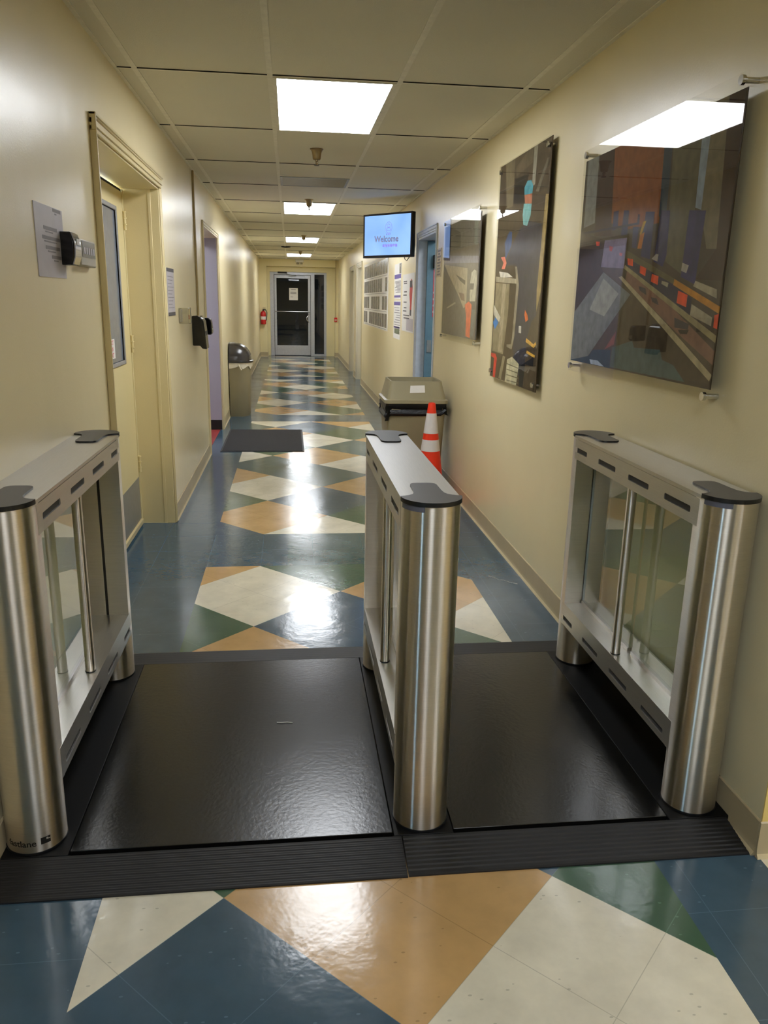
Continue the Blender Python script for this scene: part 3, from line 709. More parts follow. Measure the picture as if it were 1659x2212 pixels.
# ------------------------------------------------------------------ far right closed doors
for k, (a, b_) in enumerate(((10.32, 11.25), (12.05, 13.0))):
    bm = bmesh.new(); casing(bm, a, b_, 2.08, w=0.07, xf=XR, s=-1, t=0.02)
    box(bm, XR, XR+0.2, a, a+0.02, 0, 2.06); box(bm, XR, XR+0.2, b_-0.02, b_, 0, 2.06); box(bm, XR, XR+0.2, a+0.02, b_-0.02, 2.06, 2.08)
    struct('trim_%d' % (6+k), bm, M['whitecasing'], bevel=0.003)
    bm = bmesh.new(); box(bm, XR+0.12, XR+0.165, a+0.02, b_-0.02, 0.01, 2.06)
    d = struct('door_%d' % (4+k), bm, M['whitecasing'] if k == 0 else M['doorpaint'])
    bm = bmesh.new(); tube(bm, (XR+0.12, a+0.09, 1.0), (XR+0.06, a+0.09, 1.0), 0.012); tube(bm, (XR+0.065, a+0.085, 1.0), (XR+0.065, a+0.20, 1.0), 0.010)
    link('door_handle', bm, M['chrome'], d, smooth=True)

# ------------------------------------------------------------------ glazed end door with sidelight (door_6)
ye = YE+0.34
bm = bmesh.new()
for q in ((0.175, 0.275, 0, 2.165), (1.245, 1.345, 0, 2.165), (1.60, 1.665, 0, 2.165)): box(bm, q[0], q[1], ye, ye+0.09, q[2], q[3])
box(bm, 0.275, 1.245, ye, ye+0.09, 2.10, 2.165); box(bm, 1.345, 1.60, ye, ye+0.09, 2.12, 2.165); box(bm, 1.345, 1.60, ye, ye+0.09, 0, 0.05)
d6 = struct('door_6', bm, M['alupaint'], bevel=0.003)
bm = bmesh.new()
box(bm, 0.285, 0.345, ye+0.01, ye+0.055, 0.012, 2.09); box(bm, 1.175, 1.236, ye+0.01, ye+0.055, 0.012, 2.09)
box(bm, 0.345, 1.175, ye+0.01, ye+0.055, 0.012, 0.275); box(bm, 0.345, 1.175, ye+0.01, ye+0.055, 2.01, 2.09)
link('door_leaf', bm, M['alupaint'], d6, bevel=0.003)
bx('glass_pane', (0.345, 1.175, ye+0.03, ye+0.036, 0.275, 2.01), M['doorglass'], d6)
bx('sidelight_pane', (1.345, 1.60, ye+0.03, ye+0.036, 0.05, 2.12), M['doorglass'], d6)
bm = bmesh.new(); tube(bm, (0.30, ye-0.05, 1.16), (1.225, ye-0.05, 1.16), 0.014); tube(bm, (0.315, ye-0.05, 1.16), (0.315, ye+0.012, 1.16), 0.012); tube(bm, (1.21, ye-0.05, 1.16), (1.21, ye+0.012, 1.16), 0.012)
link('push_bar', bm, M['chrome'], d6, smooth=True)
bm = bmesh.new(); polytube(bm, [(1.20, ye+0.01, 1.10), (1.19, ye-0.03, 1.08), (1.14, ye-0.04, 1.02), (1.14, ye-0.04, 0.95), (1.19, ye-0.03, 0.89), (1.20, ye+0.01, 0.88)], 0.011)
link('pull_handle', bm, M['chrome'], d6, smooth=True)
bx('door_closer', (0.38, 0.62, ye-0.05, ye-0.001, 2.13, 2.175), M['slotdark'], d6, bevel=0.006)
bm = bmesh.new(); tube(bm, (0.60, ye-0.03, 2.12), (0.86, ye-0.055, 2.075), 0.009); tube(bm, (0.86, ye-0.055, 2.075), (0.66, ye+0.0, 2.06), 0.009); box(bm, 0.66, 1.10, ye-0.012, ye+0.008, 2.045, 2.075)
link('closer_arm', bm, M['alu'], d6)
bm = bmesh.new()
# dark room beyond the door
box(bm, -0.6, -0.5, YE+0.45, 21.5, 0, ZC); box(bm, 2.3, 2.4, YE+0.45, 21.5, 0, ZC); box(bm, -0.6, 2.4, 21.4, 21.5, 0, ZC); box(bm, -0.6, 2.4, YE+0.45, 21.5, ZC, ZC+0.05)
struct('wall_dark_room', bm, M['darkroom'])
# ------------------------------------------------------------------ ceiling lights, sprinklers, vent
GL = 'ceiling light panels along the hallway'
def light(y, label, x=0.61, group=GL):
    t = empty('ceiling_light', (x+0.305, y+0.61, ZC), label, 'light', group)
    bm = bmesh.new()
    a, b_ = 0.2925, 0.5975
    box(bm, -a, -a+0.018, -b_, b_, -0.006, -0.0005); box(bm, a-0.018, a, -b_, b_, -0.006, -0.0005)
    box(bm, -a+0.018, a-0.018, -b_, -b_+0.018, -0.006, -0.0005); box(bm, -a+0.018, a-0.018, b_-0.018, b_, -0.006, -0.0005)
    link('frame', bm, M['tee'], t)
    bm = bmesh.new(); box(bm, -a+0.018, a-0.018, -b_+0.018, b_-0.018, -0.005, -0.001)
    link('diffuser', bm, M['light'], t)
    return t
light(0.0, 'large lit white ceiling panel nearest above the turnstiles')
light(4.88, 'lit white ceiling panel just beyond the air vent')
light(9.76, 'third lit ceiling panel down the hall, above the middle of the hallway')
light(14.64, 'small farthest lit ceiling panel, close to the glass door')
light(-4.88, 'lit ceiling panel overhead in front of the turnstiles, behind the viewer')
light(3.58, 'unseen ceiling panel added to light the lilac side room on the left', x=-1.5, group='added unseen lights in the side rooms')  # unseen lamp, added to brighten the lilac wall
light(2.5, 'unseen ceiling panel added to light the room behind the blue door', x=2.7, group='added unseen lights in the side rooms')  # unseen lamp, added to brighten the blue door and frame
light(-4.88, 'unseen ceiling panel added to light the right side of the lobby', x=3.05)  # unseen lamp, added to light the lobby walls behind the camera

sp0 = empty('sprinkler_head', (0.886, 1.80, ZC), 'brass sprinkler head hanging between the nearest light and the vent', 'sprinkler', 'sprinkler heads on the ceiling')
bm = bmesh.new(); lathe(bm, [(0.046, 0.0), (0.047, -0.003), (0.040, -0.008), (0.034, -0.02), (0.030, -0.04), (0.0275, -0.062), (0.024, -0.068), (0.020, -0.07)], n=28)
link('escutcheon', bm, M['brass'], sp0, smooth=True)
bm = bmesh.new(); lathe(bm, [(0.010, -0.068), (0.010, -0.078), (0.005, -0.083), (0.005, -0.100), (0.007, -0.103)], n=16)
tube(bm, (-0.012, 0, -0.078), (-0.004, 0, -0.104), 0.0022); tube(bm, (0.012, 0, -0.078), (0.004, 0, -0.104), 0.0022)
link('nozzle', bm, M['brass'], sp0, smooth=True)
bm = bmesh.new(); lathe(bm, [(0.003, -0.103), (0.018, -0.104), (0.0185, -0.106), (0.003, -0.107)], n=20)
link('deflector', bm, M['capedge'], sp0, smooth=True)
def copy_tree(o, parent=None):
    c = o.copy(); C.objects.link(c); c.parent = parent
    for ch in [q for q in bpy.data.objects if q.parent == o]: copy_tree(ch, c)
    return c
for x, y, lb in ((0.900, 4.63, 'sprinkler head hanging in front of the second light panel'), (0.925, 9.35, 'sprinkler head hanging in front of the third light panel'), (0.93, 13.7, 'sprinkler head hanging in front of the farthest light panel')):
    c = copy_tree(sp0); c.location = (x, y, ZC); c['label'] = lb

v = empty('ceiling_vent', (0.915, 3.36, ZC), 'long metal air vent in the ceiling between the first two lights', 'vent')
bm = bmesh.new()
box(bm, -0.295, 0.295, -0.265, -0.245, -0.007, -0.0005); box(bm, -0.295, 0.295, 0.245, 0.265, -0.007, -0.0005)
box(bm, -0.295, -0.275, -0.245, 0.245, -0.007, -0.0005); box(bm, 0.275, 0.295, -0.245, 0.245, -0.007, -0.0005)
link('frame', bm, M['alu'], v)
bx('backing', (-0.275, 0.275, -0.245, 0.245, -0.0035, -0.0015), M['slotdark'], v)
bm = bmesh.new()
for k in range(13):
    y = -0.235+k*0.039
    polyquad(bm, [(-0.275, y, -0.003), (0.275, y, -0.003), (0.275, y+0.030, -0.0085), (-0.275, y+0.030, -0.0085)])
    polyquad(bm, [(-0.275, y, -0.002), (0.275, y, -0.002), (0.275, y+0.030, -0.0075), (-0.275, y+0.030, -0.0075)])
link('louvre_slats', bm, steel('dusty_vent_metal', (150, 142, 126), 0.3), v)
bm = bmesh.new(); lathe(bm, [(0.0, 0), (0.095, -0.0005), (0.095, -0.004), (0.08, -0.014), (0.03, -0.022), (0.002, -0.023)][1:], n=28)
o = link('smoke_detector', bm, M['slotdark'], None, smooth=True); o.location = (0.625, 12.3, ZC-0.001)
tag(o, 'dark round disc on the ceiling before the farthest light', 'detector')
e = empty('emergency_light', (0.95, YE-0.001, 2.44), 'small white emergency light box above the glass door', 'emergency light')
bx('housing', (-0.105, 0.105, -0.07, 0.0, -0.035, 0.035), M['paper'], e, bevel=0.008)
for sx in (-0.045, 0.045):
    bm = bmesh.new(); lathe(bm, [(0.012, 0.0), (0.030, -0.012), (0.034, -0.045), (0.028, -0.05)], cx=sx, n=18)
    q = link('lamp_head', bm, M['greyplastic'], e, smooth=True); q.location = (0, -0.035, -0.035)

# ------------------------------------------------------------------ turnstile platform
pf = empty('turnstile_platform', ((XL+XR)/2, -1.64, 0), 'black rubber-covered platform with ribbed ramps under the three turnstile pedestals', 'platform')
ox, oy = (XL+XR)/2, -1.64
H = 0.03
def pfb(name, x0, x1, y0, y1, z0, z1, mat, bev=0.0015):
    return bx(name, (x0-ox, x1-ox, y0-oy, y1-oy, z0, z1), mat, pf, bevel=bev)
e1 = 0.002
pfb('base_strip', XL+0.006, 0.086, -2.214, -1.075, 0, H-0.0005, M['blackstrip'])
pfb('base_strip', 0.964, 1.134, -2.214, -1.075, 0, H-0.0005, M['blackstrip'])
pfb('base_strip', 1.776, XR-0.006, -2.214, -1.075, 0, H-0.0005, M['blackstrip'])
pfb('floor_panel', 0.088, 0.962, -2.200, -1.078, 0, H, M['panel'])
pfb('floor_panel', 1.136, 1.774, -2.200, -1.078, 0, H, M['panel'])
def ramp_piece(x0, x1, ya, yb, nrib, mat, am=1.0):
    # sloped threshold from full height at ya to floor at yb, with fine ribs
    bm = bmesh.new(); prof = [(ya, 0.0), (ya, H-0.002)]
    n = nrib*2
    for k in range(1, n):
        t = k/n; y = ya+(yb-ya)*t; z = (H-0.002)*(1-t)+0.004*t
        dz = (0.0016 if k % 2 else -0.0008)*am
        w_ = (yb-ya)/n*0.22
        prof += [(y-w_, z+dz), (y+w_, z+dz)]
    prof += [(yb, 0.004), (yb, 0.0)]
    loft(bm, [[(x0-ox, y-oy, z) for y, z in prof], [(x1-ox, y-oy, z) for y, z in prof]])
    return link('ramp', bm, mat, pf)
ramp_piece(XL+0.006, 0.985, -2.216, -2.348, 9, M['blackmat'], 0.15)
ramp_piece(0.988, XR-0.016, -2.216, -2.346, 9, M['blackmat'], 0.5)
ramp_piece(XL+0.006, XR-0.008, -1.073, -0.915, 6, M['blackmat'])
sc_ = link('paper_scrap', (lambda b: (polytube(b, [(0.629, -1.578, 0.0315), (0.645, -1.583, 0.033), (0.665, -1.580, 0.0315), (0.684, -1.585, 0.0315)], 0.0016, 6), b)[1])(bmesh.new()), M['paper'])
tag(sc_, 'tiny white scrap lying on the black mat of the left lane', 'scrap')
th = link('white_thread', (lambda b: (polytube(b, [(1.776, -0.042, 0.0012), (1.80, -0.065, 0.0012), (1.82, -0.105, 0.0012), (1.845, -0.112, 0.0012), (1.87, -0.15, 0.0012), (1.905, -0.175, 0.0012)], 0.0011, 6), b)[1])(bmesh.new()), M['paper'])
tag(th, 'thin white thread on the blue tiles by the right wall', 'thread')

# ------------------------------------------------------------------ turnstile pedestals
R = 0.077; YC = 0.492
def arc(cx, cy, r, a0, a1, n):
    return [(cx+r*math.cos(a0+(a1-a0)*i/n), cy+r*math.sin(a0+(a1-a0)*i/n)) for i in range(n+1)]
def post_bm(s):   # s=-1 near, +1 far
    bm = bmesh.new()
    lathe(bm, [(R, 0.004), (R, 0.172)], 0, s*YC, 64)
    if s < 0: prof = arc(0, -YC, R, PI, 2*PI, 36)+[(R, -YC+0.033), (-R, -YC+0.033)]
    else: prof = arc(0, YC, R, 0, PI, 36)+[(-R, YC-0.033), (R, YC-0.033)]
    prism(bm, prof, 0.170, 0.946)
    return bm
def slot_cut(side, z, y0, y1):
    bm = bmesh.new(); pts = rrect(y0, y1, z-0.0095, z+0.0095, 0.006, 4)
    xa, xb = (side*(R-0.006), side*(R+0.01))
    loft(bm, [[(xa, y, zz) for y, zz in pts], [(xb, y, zz) for y, zz in pts]])
    return bm
SL = [(-0.437, -0.278), (-0.171, -0.019), (0.088, 0.241), (0.357, 0.507-0.01)]
GP = 'stainless steel turnstile pedestals'
shared = {}
def turnstile(cx, label, bar_x, panes, logo=False):
    t = empty('turnstile_pedestal', (cx, -1.639, H), label, 'turnstile', GP)
    for s in (-1, 1):
        k = 'post%d' % s
        if k not in shared:
            o = link('post', post_bm(s), M['steel_post'], t, smooth=True); shared[k] = o.data
        else:
            o = bpy.data.objects.new('post', shared[k]); C.objects.link(o); o.parent = t
        if ('foot', s) not in shared:
            bm = bmesh.new(); lathe(bm, [(R+0.002, 0.0001), (R+0.002, 0.006)], 0, s*YC, 48)
            f = link('foot_ring', bm, M['capedge'], o, smooth=True); shared[('foot', s)] = f.data
        else:
            f = bpy.data.objects.new('foot_ring', shared[('foot', s)]); C.objects.link(f); f.parent = o
        bm = bmesh.new(); box(bm, -0.0045, 0.0045, min(s*(YC-0.033), s*(YC-0.0345)), max(s*(YC-0.033), s*(YC-0.0345)), 0.262, 0.86)
        link('glass_channel', bm, M['gap'], o)
    # rails with slots cut in
    for nm, z0, z1, zs in (('top_rail', 0.862, 0.940, 0.899), ('lower_rail', 0.172, 0.262, 0.201)):
        if nm not in shared:
            bm = bmesh.new(); box(bm, -R-0.0005, R+0.0005, -YC+0.012, YC-0.010, z0, z1)
            o = link(nm, bm, M['steel_beam'], t)
            cut = bmesh.new()
            for side in (-1, 1):
                for a, b_ in SL:
                    src = slot_cut(side, zs, a, b_)
                    merge(cut, src, lambda c: c.copy())
            boolean_cut(o, cut); shared[nm] = o.data
        else:
            o = bpy.data.objects.new(nm, shared[nm]); C.objects.link(o); o.parent = t
        for side in (-1, 1):
            for a, b_ in SL:
                kk = ('slot', nm, side, a)
                if kk not in shared:
                    bm = bmesh.new(); pts = rrect(a+0.0005, b_-0.0005, zs-0.009, zs+0.009, 0.0055, 4)
                    xa, xb = side*(R-0.0058), side*(R-0.0030)
                    loft(bm, [[(xa, y, zz) for y, zz in pts], [(xb, y, zz) for y, zz in pts]])
                    q = link('slot_window', bm, M['slotdark'], o); shared[kk] = q.data
                else:
                    q = bpy.data.objects.new('slot_window', shared[kk]); C.objects.link(q); q.parent = o
    if 'lid' not in shared:
        bm = bmesh.new()
        prism(bm, rrect(-R-0.0022, R+0.0022, -YC+0.002, YC-0.002, 0.0008, 1), 0.9435, 0.953)
        box(bm, -R+0.002, R-0.002, -YC+0.01, YC-0.01, 0.938, 0.944)
        o = link('top_plate', bm, M['steel_beam'], t, bevel=0.0015); shared['lid'] = o.data
        o.modifiers.clear()
    else:
        o = bpy.data.objects.new('top_plate', shared['lid']); C.objects.link(o); o.parent = t
    for s in (-1, 1):
        if ('cap', s) not in shared:
            rc = R+0.0035
            half = [(rc, 0.002), (0.068, 0.004), (0.056, 0.010), (0.046, 0.020), (0.0405, 0.034), (0.038, 0.060), (0.037, 0.128), (0.034, 0.139), (0.027, 0.146), (0.016, 0.149)]
            half = [(x, y) for x, y in half]
            outer = arc(0, 0, rc, PI, 2*PI, 40)
            pts = outer[:-1]+half+[(-x, y) for x, y in half[::-1]][:-1]
            if s > 0: pts = [(x, -y*1.12 if y > 0 else -y) for x, y in pts][::-1]
            pts = [(x, y+s*YC) for x, y in pts]
            bm = bmesh.new(); prism(bm, pts, 0.9465, 0.9585)
            for f in bm.faces:
                if abs(f.normal.z) < 0.5 or f.calc_center_median().z < 0.95: f.material_index = 0
            bm.normal_update()
            for f in bm.faces: f.material_index = 1 if abs(f.normal.z) < 0.5 else 0
            o = link('end_cap', bm, [M['cap'], M['capedge']], t); shared[('cap', s)] = o.data
        else:
            o = bpy.data.objects.new('end_cap', shared[('cap', s)]); C.objects.link(o); o.parent = t
    bm = bmesh.new(); tube(bm, (bar_x, -0.016, 0.262), (bar_x, -0.016, 0.862), 0.0155, 24)
    link('glass_carrier_tube', bm, M['steel_post'], t, smooth=True)
    bm = bmesh.new(); lathe(bm, [(0.017, 0.262), (0.017, 0.265)], bar_x, -0.016, 24)
    link('tube_collar', bm, M['capedge'], t, smooth=True)
    for y0, y1 in panes:
        o = bx('glass_panel', (-0.004, 0.004, y0, y1, 0.275, 0.850), M['glass'], t)
        if y0 > -0.1 or len(panes) == 1: bx('glass_rim', (-0.0042, 0.0042, y1, y1+0.0035, 0.275, 0.850), M['glassedge'], o)
        bx('bottom_clip', (-0.008, 0.008, y0, y1, 0.262, 0.275), M['steel_plate'], o)
    # curved grey strip on the near post, just under its cap
    bm = bmesh.new()
    pts = arc(0, -YC, R+0.0012, PI*1.05, PI*1.38, 14); inn = arc(0, -YC, R-0.001, PI*1.05, PI*1.38, 14)[::-1]
    prism(bm, pts+inn, 0.932, 0.9465)
    link('under_cap_strip', bm, M['strip_grey'], t, smooth=True)
    return t
t1 = turnstile(-0.015, 'left steel turnstile pedestal, by the cream door, small lettering at its foot', 0.048, [(-0.455, 0.165)], True)
t2 = turnstile(1.050, 'middle steel turnstile pedestal standing between the two lanes', -0.052, [(-0.455, 0.165)])
t3 = turnstile(1.873, 'right steel turnstile pedestal beside the framed pictures, its frame filled with glass', -0.057, [(-0.455, -0.030), (-0.004, 0.452)])
# maker's mark wrapped round the foot of the left near post
post1 = [c for c in t1.children if c.name.startswith('post')][0]
bm = bmesh.new()
tb = text_bm('fastlane', 0.026, 0.0004)
def wrap(c, s0, z0):
    a = math.radians(-90-7)+(c.x+s0)/R
    return Vector(((R+0.0006)*math.cos(a), -YC+(R+0.0006)*math.sin(a), z0+c.y))
merge(bm, tb, lambda c: wrap(c, -0.008, 0.034))
tb = bmesh.new(); 
for a, b_, c_, d_ in ((0, 0.025, -0.009, 0.002), (0, 0.014, 0.002, 0.011), (0.014, 0.025, 0.008, 0.011), (0.019, 0.025, 0.004, 0.008)):
    for q_ in range(6):
        xa, xb = a+(b_-a)*q_/6, a+(b_-a)*(q_+1)/6
        tb.faces.new([tb.verts.new((x, y, 0)) for x, y in ((xa, c_), (xb, c_), (xb, d_), (xa, d_))])
merge(bm, tb, lambda c: wrap(c, 0.042, 0.036))
link('makers_lettering', bm, M['slotdark'], post1)

# ------------------------------------------------------------------ framed pictures on the right wall
def picture(name, label, polys, basecol, prt, acr, x, pins, group='acrylic photographs on the right wall', clearz=True):
    (ya, yb, za, zb) = acr       # full acrylic sheet
    t = empty(name, (XR, (ya+yb)/2, (za+zb)/2), label, 'picture', group)
    def L(p): return Vector((p[0]-XR, p[1]-(ya+yb)/2, p[2]-(za+zb)/2))
    bm = bmesh.new(); mats = []; keys = {}
    def mi(c):
        g_ = sum(c)/3.0; c = tuple(int(max(4, min(240, (g_+(v_-g_)*1.12)*(0.92+0.22*g_/160.0)))) for v_ in c)
        if c not in keys:
            keys[c] = len(mats)
            mats.append(simple('print_ink_%d_%d_%d' % c, c, 0.7, var=0.22, scale=26, spec=0.08))
        return keys[c]
    y0, y1, z0, z1 = prt
    v = [L((x+0.003, y, z)) for y, z in ((y0, z0), (y1, z0), (y1, z1), (y0, z1))]
    vb = [p+Vector((0.003, 0, 0)) for p in v]
    loft(bm, [[tuple(p) for p in v], [tuple(p) for p in vb]], mi=mi(basecol))
    for k, (c, pts) in enumerate(polys):
        p2 = clip_poly([(a, b_+0.05 if (clearz and b_ > z1-0.045) else b_) for a, b_ in pts], y0, y1, z0, z1)
        if not p2: continue
        i = mi(tuple(c)); off = 0.00004*(k+1)
        for tri in tessellate_polygon([[Vector((a, b_, 0)) for a, b_ in p2]]):
            pa = [p2[q_] for q_ in tri]
            ar = (pa[1][0]-pa[0][0])*(pa[2][1]-pa[0][1])-(pa[2][0]-pa[0][0])*(pa[1][1]-pa[0][1])
            if abs(ar) < 1e-7: continue
            f = bm.faces.new([bm.verts.new(L((x+0.003-off, a, b_))) for a, b_ in pa]); f.material_index = i
    me_faces = [f for f in bm.faces]
    link('photo_print', bm, mats, t)
    bm = bmesh.new(); a, b_ = L((x-0.0045, ya, za)), L((x+0.0005, yb, zb)); box(bm, a.x, b_.x, a.y, b_.y, a.z, b_.z)
    link('acrylic_sheet', bm, M['acrylic'], t)
    for (y, z) in pins:
        bm = bmesh.new(); p = L((x-0.012, y, z))
        for (d0, d1, r) in ((0, 0.010, 0.013), (0.010, XR-x+0.012, 0.008)):
            tube(bm, (p.x+d0, p.y, p.z), (p.x+d1, p.y, p.z), r, 18)
        link('standoff_bolt', bm, M['chrome'], t, smooth=True)
    return t
BP = (-1.862, -0.660, 1.238, 2.053)
picture('framed_picture', 'nearest and largest photo on the right wall, showing a silver chute and blue posts', BIG, (70, 60, 50), BP, (-1.868, -0.654, 1.195, 2.093), 1.925,
        [(-1.845, 2.073), (-0.680, 2.073), (-0.680, 1.217), (-1.845, 1.217)])
picture('framed_picture', 'tall narrow photo of a worker in a turquoise cap beside a metal tank', MID, (78, 68, 54), (-0.150, 0.800, 1.035, 2.250), (-0.152, 0.802, 1.033, 2.252), 1.935,
        [(-0.115, 2.215), (0.765, 2.215), (0.765, 1.07), (-0.115, 1.07)])
picture('framed_picture', 'farthest clear-mounted photo beside the blue doorway, a grey conveyor with an orange tool', SMALL, (98, 94, 90), (1.195, 2.435, 1.232, 2.050), (1.190, 2.440, 1.190, 2.092), 1.925,
        [(1.215, 2.070), (2.415, 2.070), (2.415, 1.212), (1.215, 1.212)])

# ------------------------------------------------------------------ wall signs and papers
def wall_R(y, z): return Vector((XR, y, z))
def lines(bm, x0, x1, ys, zs, h, mi, xp):
    pass
rs = bx('room_sign', (XR-0.004, XR-0.0002, 2.745, 2.945, 1.685, 1.918), simple('sign_backing_tan', (196, 178, 140), 0.4)); tag(rs, 'small tan plaque with dark vertical lettering between the blue doorway and the farthest photo', 'sign')
bm = bmesh.new()
for k in range(9):
    z = 1.905-k*0.024
    wv = [0.8, 0.5, 0.95, 0.6, 0.9, 0.7, 0.9, 0.65, 0.85][k]
    box(bm, XR-0.0048, XR-0.0041, 2.845-0.085*wv, 2.845+0.085*wv, z-0.016, z)
link('lettering', bm, M['sign_grey'], rs)
# portrait poster
pp = bx('portrait_poster', (XR-0.004, XR-0.0002, 6.43, 9.85, 1.09, 2.06), M['paper'])
tag(pp, 'wide poster of grey portrait photos in four rows, behind and below the hanging screen', 'poster')
bm = bmesh.new()
rows = [(1.83, 2.02), (1.60, 1.78), (1.36, 1.54), (1.13, 1.31)]
for r, (za, zb) in enumerate(rows):
    for k in range(11):
        if (r, k) in ((1, 1), (2, 7), (2, 2), (3, 8)): continue
        y0 = 6.52+k*0.30
        box(bm, XR-0.0052, XR-0.0041, y0, y0+0.262, za, zb)
link('portrait_photos', bm, M['photo'], pp)
for r, (za, zb) in enumerate(rows): bx('caption_line', (XR-0.0048, XR-0.0041, 6.6, 9.6, za-0.024, za-0.018), M['ink_soft'], pp)
def notice(name, label, y0, y1, z0, z1, head, photo=None, foot=True, side='R', n=14, group=None, cat='notice'):
    x0, x1 = (XR-0.003, XR-0.0002) if side == 'R' else (XL+0.0002, XL+0.003)
    o = bx(name, (x0, x1, y0, y1, z0, z1), M['paper']); tag(o, label, cat, group)
    xa, xb = (XR-0.0040, XR-0.0031) if side == 'R' else (XL+0.0031, XL+0.0040)
    bm = bmesh.new(); h = z1-z0; w_ = y1-y0
    if head: box(bm, xa, xb, y0+0.02, y1-0.02, z1-head[1]*h, z1-head[0]*h)
    if foot: box(bm, xa, xb, y0+0.02, y1-0.02, z0+0.02, z0+0.045)
    if len(bm.verts): link('header_band', bm, M['purple'], o)
    else: bm.free()
    bm = bmesh.new(); top = z1-(head[1] if head else 0.05)*h-0.03; bot = z0+0.08
    for k in range(n):
        z = top-(top-bot)*k/(n-1); r = random.random()
        box(bm, xa, xb, y0+0.03+0.1*w_*(r > 0.7), y1-0.04-w_*0.45*random.random(), z-0.004, z+0.004)
    link('text_lines', bm, M['ink_soft'], o)
    return o
n1 = notice('safety_notice', 'narrow white notice with a purple header, upper of the two stacked on the right wall', 5.20, 5.80, 1.50, 1.905, (0.30, 0.42), n=10, group='two stacked purple-headed notices')
bm = bmesh.new(); box(bm, XR-0.0040, XR-0.0031, 5.22, 5.36, 1.79, 1.90); link('small_photo', bm, M['photo'], n1)
n2 = notice('safety_notice', 'narrow white notice with a purple header, lower of the two stacked on the right wall', 5.20, 5.80, 1.04, 1.485, (0.03, 0.12), n=11, foot=False, group='two stacked purple-headed notices')
bm = bmesh.new(); box(bm, XR-0.0040, XR-0.0031, 5.24, 5.76, 1.165, 1.185); link('footer_band', bm, M['purple'], n2)
bm = bmesh.new(); box(bm, XR-0.0044, XR-0.0041, 5.24, 5.70, 1.10, 1.16); link('small_photo', bm, simple('green_grey_photo', (110, 120, 96), 0.4, var=0.4, scale=30), n2)
n3 = bx('wall_poster', (XR-0.003, XR-0.0002, 4.19, 5.06, 1.155, 1.765), M['paper']); tag(n3, 'white and grey poster with a tall red and black streak beside the blue doorway', 'poster')
bm = bmesh.new()
P3 = [(4.36, 1.70), (4.30, 1.62), (4.33, 1.50), (4.36, 1.38), (4.40, 1.33), (4.47, 1.34), (4.46, 1.45), (4.52, 1.55), (4.50, 1.64), (4.42, 1.71)]
f = bm.faces.new([bm.verts.new((XR-0.0034, a, b_)) for a, b_ in P3])
link('red_streak', bm, M['redink'], n3)
bm = bmesh.new()
for a, b_, c_, d_ in ((4.33, 4.50, 1.62, 1.69), (4.36, 4.46, 1.33, 1.39)): box(bm, XR-0.0042, XR-0.0036, a, b_, c_, d_)
for k, z in enumerate((1.69, 1.67, 1.58, 1.545, 1.47, 1.41, 1.375, 1.33, 1.30)):
    box(bm, XR-0.0040, XR-0.0031, 4.72 if k < 7 else 4.5, 4.98-0.03*(k % 3), z-0.007, z+0.005)
link('text_lines', bm, M['ink'], n3)
bm = bmesh.new(); box(bm, XR-0.0036, XR-0.0031, 4.22, 4.70, 1.17, 1.30); link('grey_panel', bm, M['paper_grey'], n3)
# left wall paper with writing
p1 = bx('wall_paper_sheet', (XL+0.0002, XL+0.0025, -1.395, -1.080, 1.528, 1.752), M['paper_grey']); tag(p1, 'pale grey notice sheet taped to the left wall behind the black card reader', 'notice')
bm = bmesh.new()
for k, (z, a, b_) in enumerate(((1.745, -1.19, -1.10), (1.682, -1.31, -1.16), (1.652, -1.33, -1.12), (1.622, -1.30, -1.14), (1.594, -1.24, -1.12))):
    box(bm, XL+0.0026, XL+0.0032, a, b_, z-0.006, z+0.005)
    box(bm, XL+0.0026, XL+0.0032, a+0.02, b_-0.05, z-0.014, z-0.010)
link('writing', bm, M['ink_soft'], p1)
p2 = bx('wall_paper_sheet', (XL+0.0002, XL+0.0025, 1.285, 1.60, 1.36, 1.652), M['paper_grey']); tag(p2, 'pale sheet with dark strips at top and bottom beside the cream door', 'notice')
bm = bmesh.new(); box(bm, XL+0.0026, XL+0.0034, 1.285, 1.60, 1.632, 1.655); box(bm, XL+0.0026, XL+0.0034, 1.285, 1.60, 1.352, 1.375)
link('holder_strip', bm, M['ink'], p2)
bm = bmesh.new()
for k in range(10): box(bm, XL+0.0026, XL+0.0030, 1.31, 1.56-0.04*(k % 3), 1.60-k*0.022, 1.604-k*0.022)
link('text_lines', bm, M['ink_soft'], p2)

# card reader + thermostat on left wall
t = empty('card_reader', (XL, -1.085, 1.628), 'black card reader with a silver front on the left wall', 'card reader')
bm = bmesh.new()
prof = [(0.001, -0.055), (0.036, -0.055), (0.044, -0.03), (0.046, 0.0), (0.044, 0.03), (0.036, 0.055), (0.001, 0.055)]
loft(bm, [[(x, -0.042, z) for x, z in prof], [(x, 0.042, z) for x, z in prof]])
link('body', bm, M['black'], t, bevel=0.003)
bm = bmesh.new(); pr = [(0.0372, -0.052), (0.0455, -0.028), (0.0475, 0.0), (0.0455, 0.028), (0.0372, 0.052)]; pr2 = [(x+0.004, z*0.98) for x, z in pr]
loft(bm, [[(x, -0.038, z) for x, z in pr+pr2[::-1]], [(x, 0.038, z) for x, z in pr+pr2[::-1]]])
link('front_cover', bm, M['chrome'], t, smooth=True)
bx('scan_window', (0.049, 0.0525, -0.02, 0.02, 0.012, 0.034), M['paper'], t, bevel=0.002)
t = empty('thermostat', (XL, -0.85, 1.625), 'grey thermostat with a small display next to the card reader', 'thermostat')
bx('body', (0.0, 0.028, -0.115, 0.115, -0.048, 0.048), M['greyplastic'], t, bevel=0.005)
bx('display', (0.028, 0.0295, -0.09, 0.105, -0.016, 0.042), M['lcd'], t)
bm = bmesh.new()
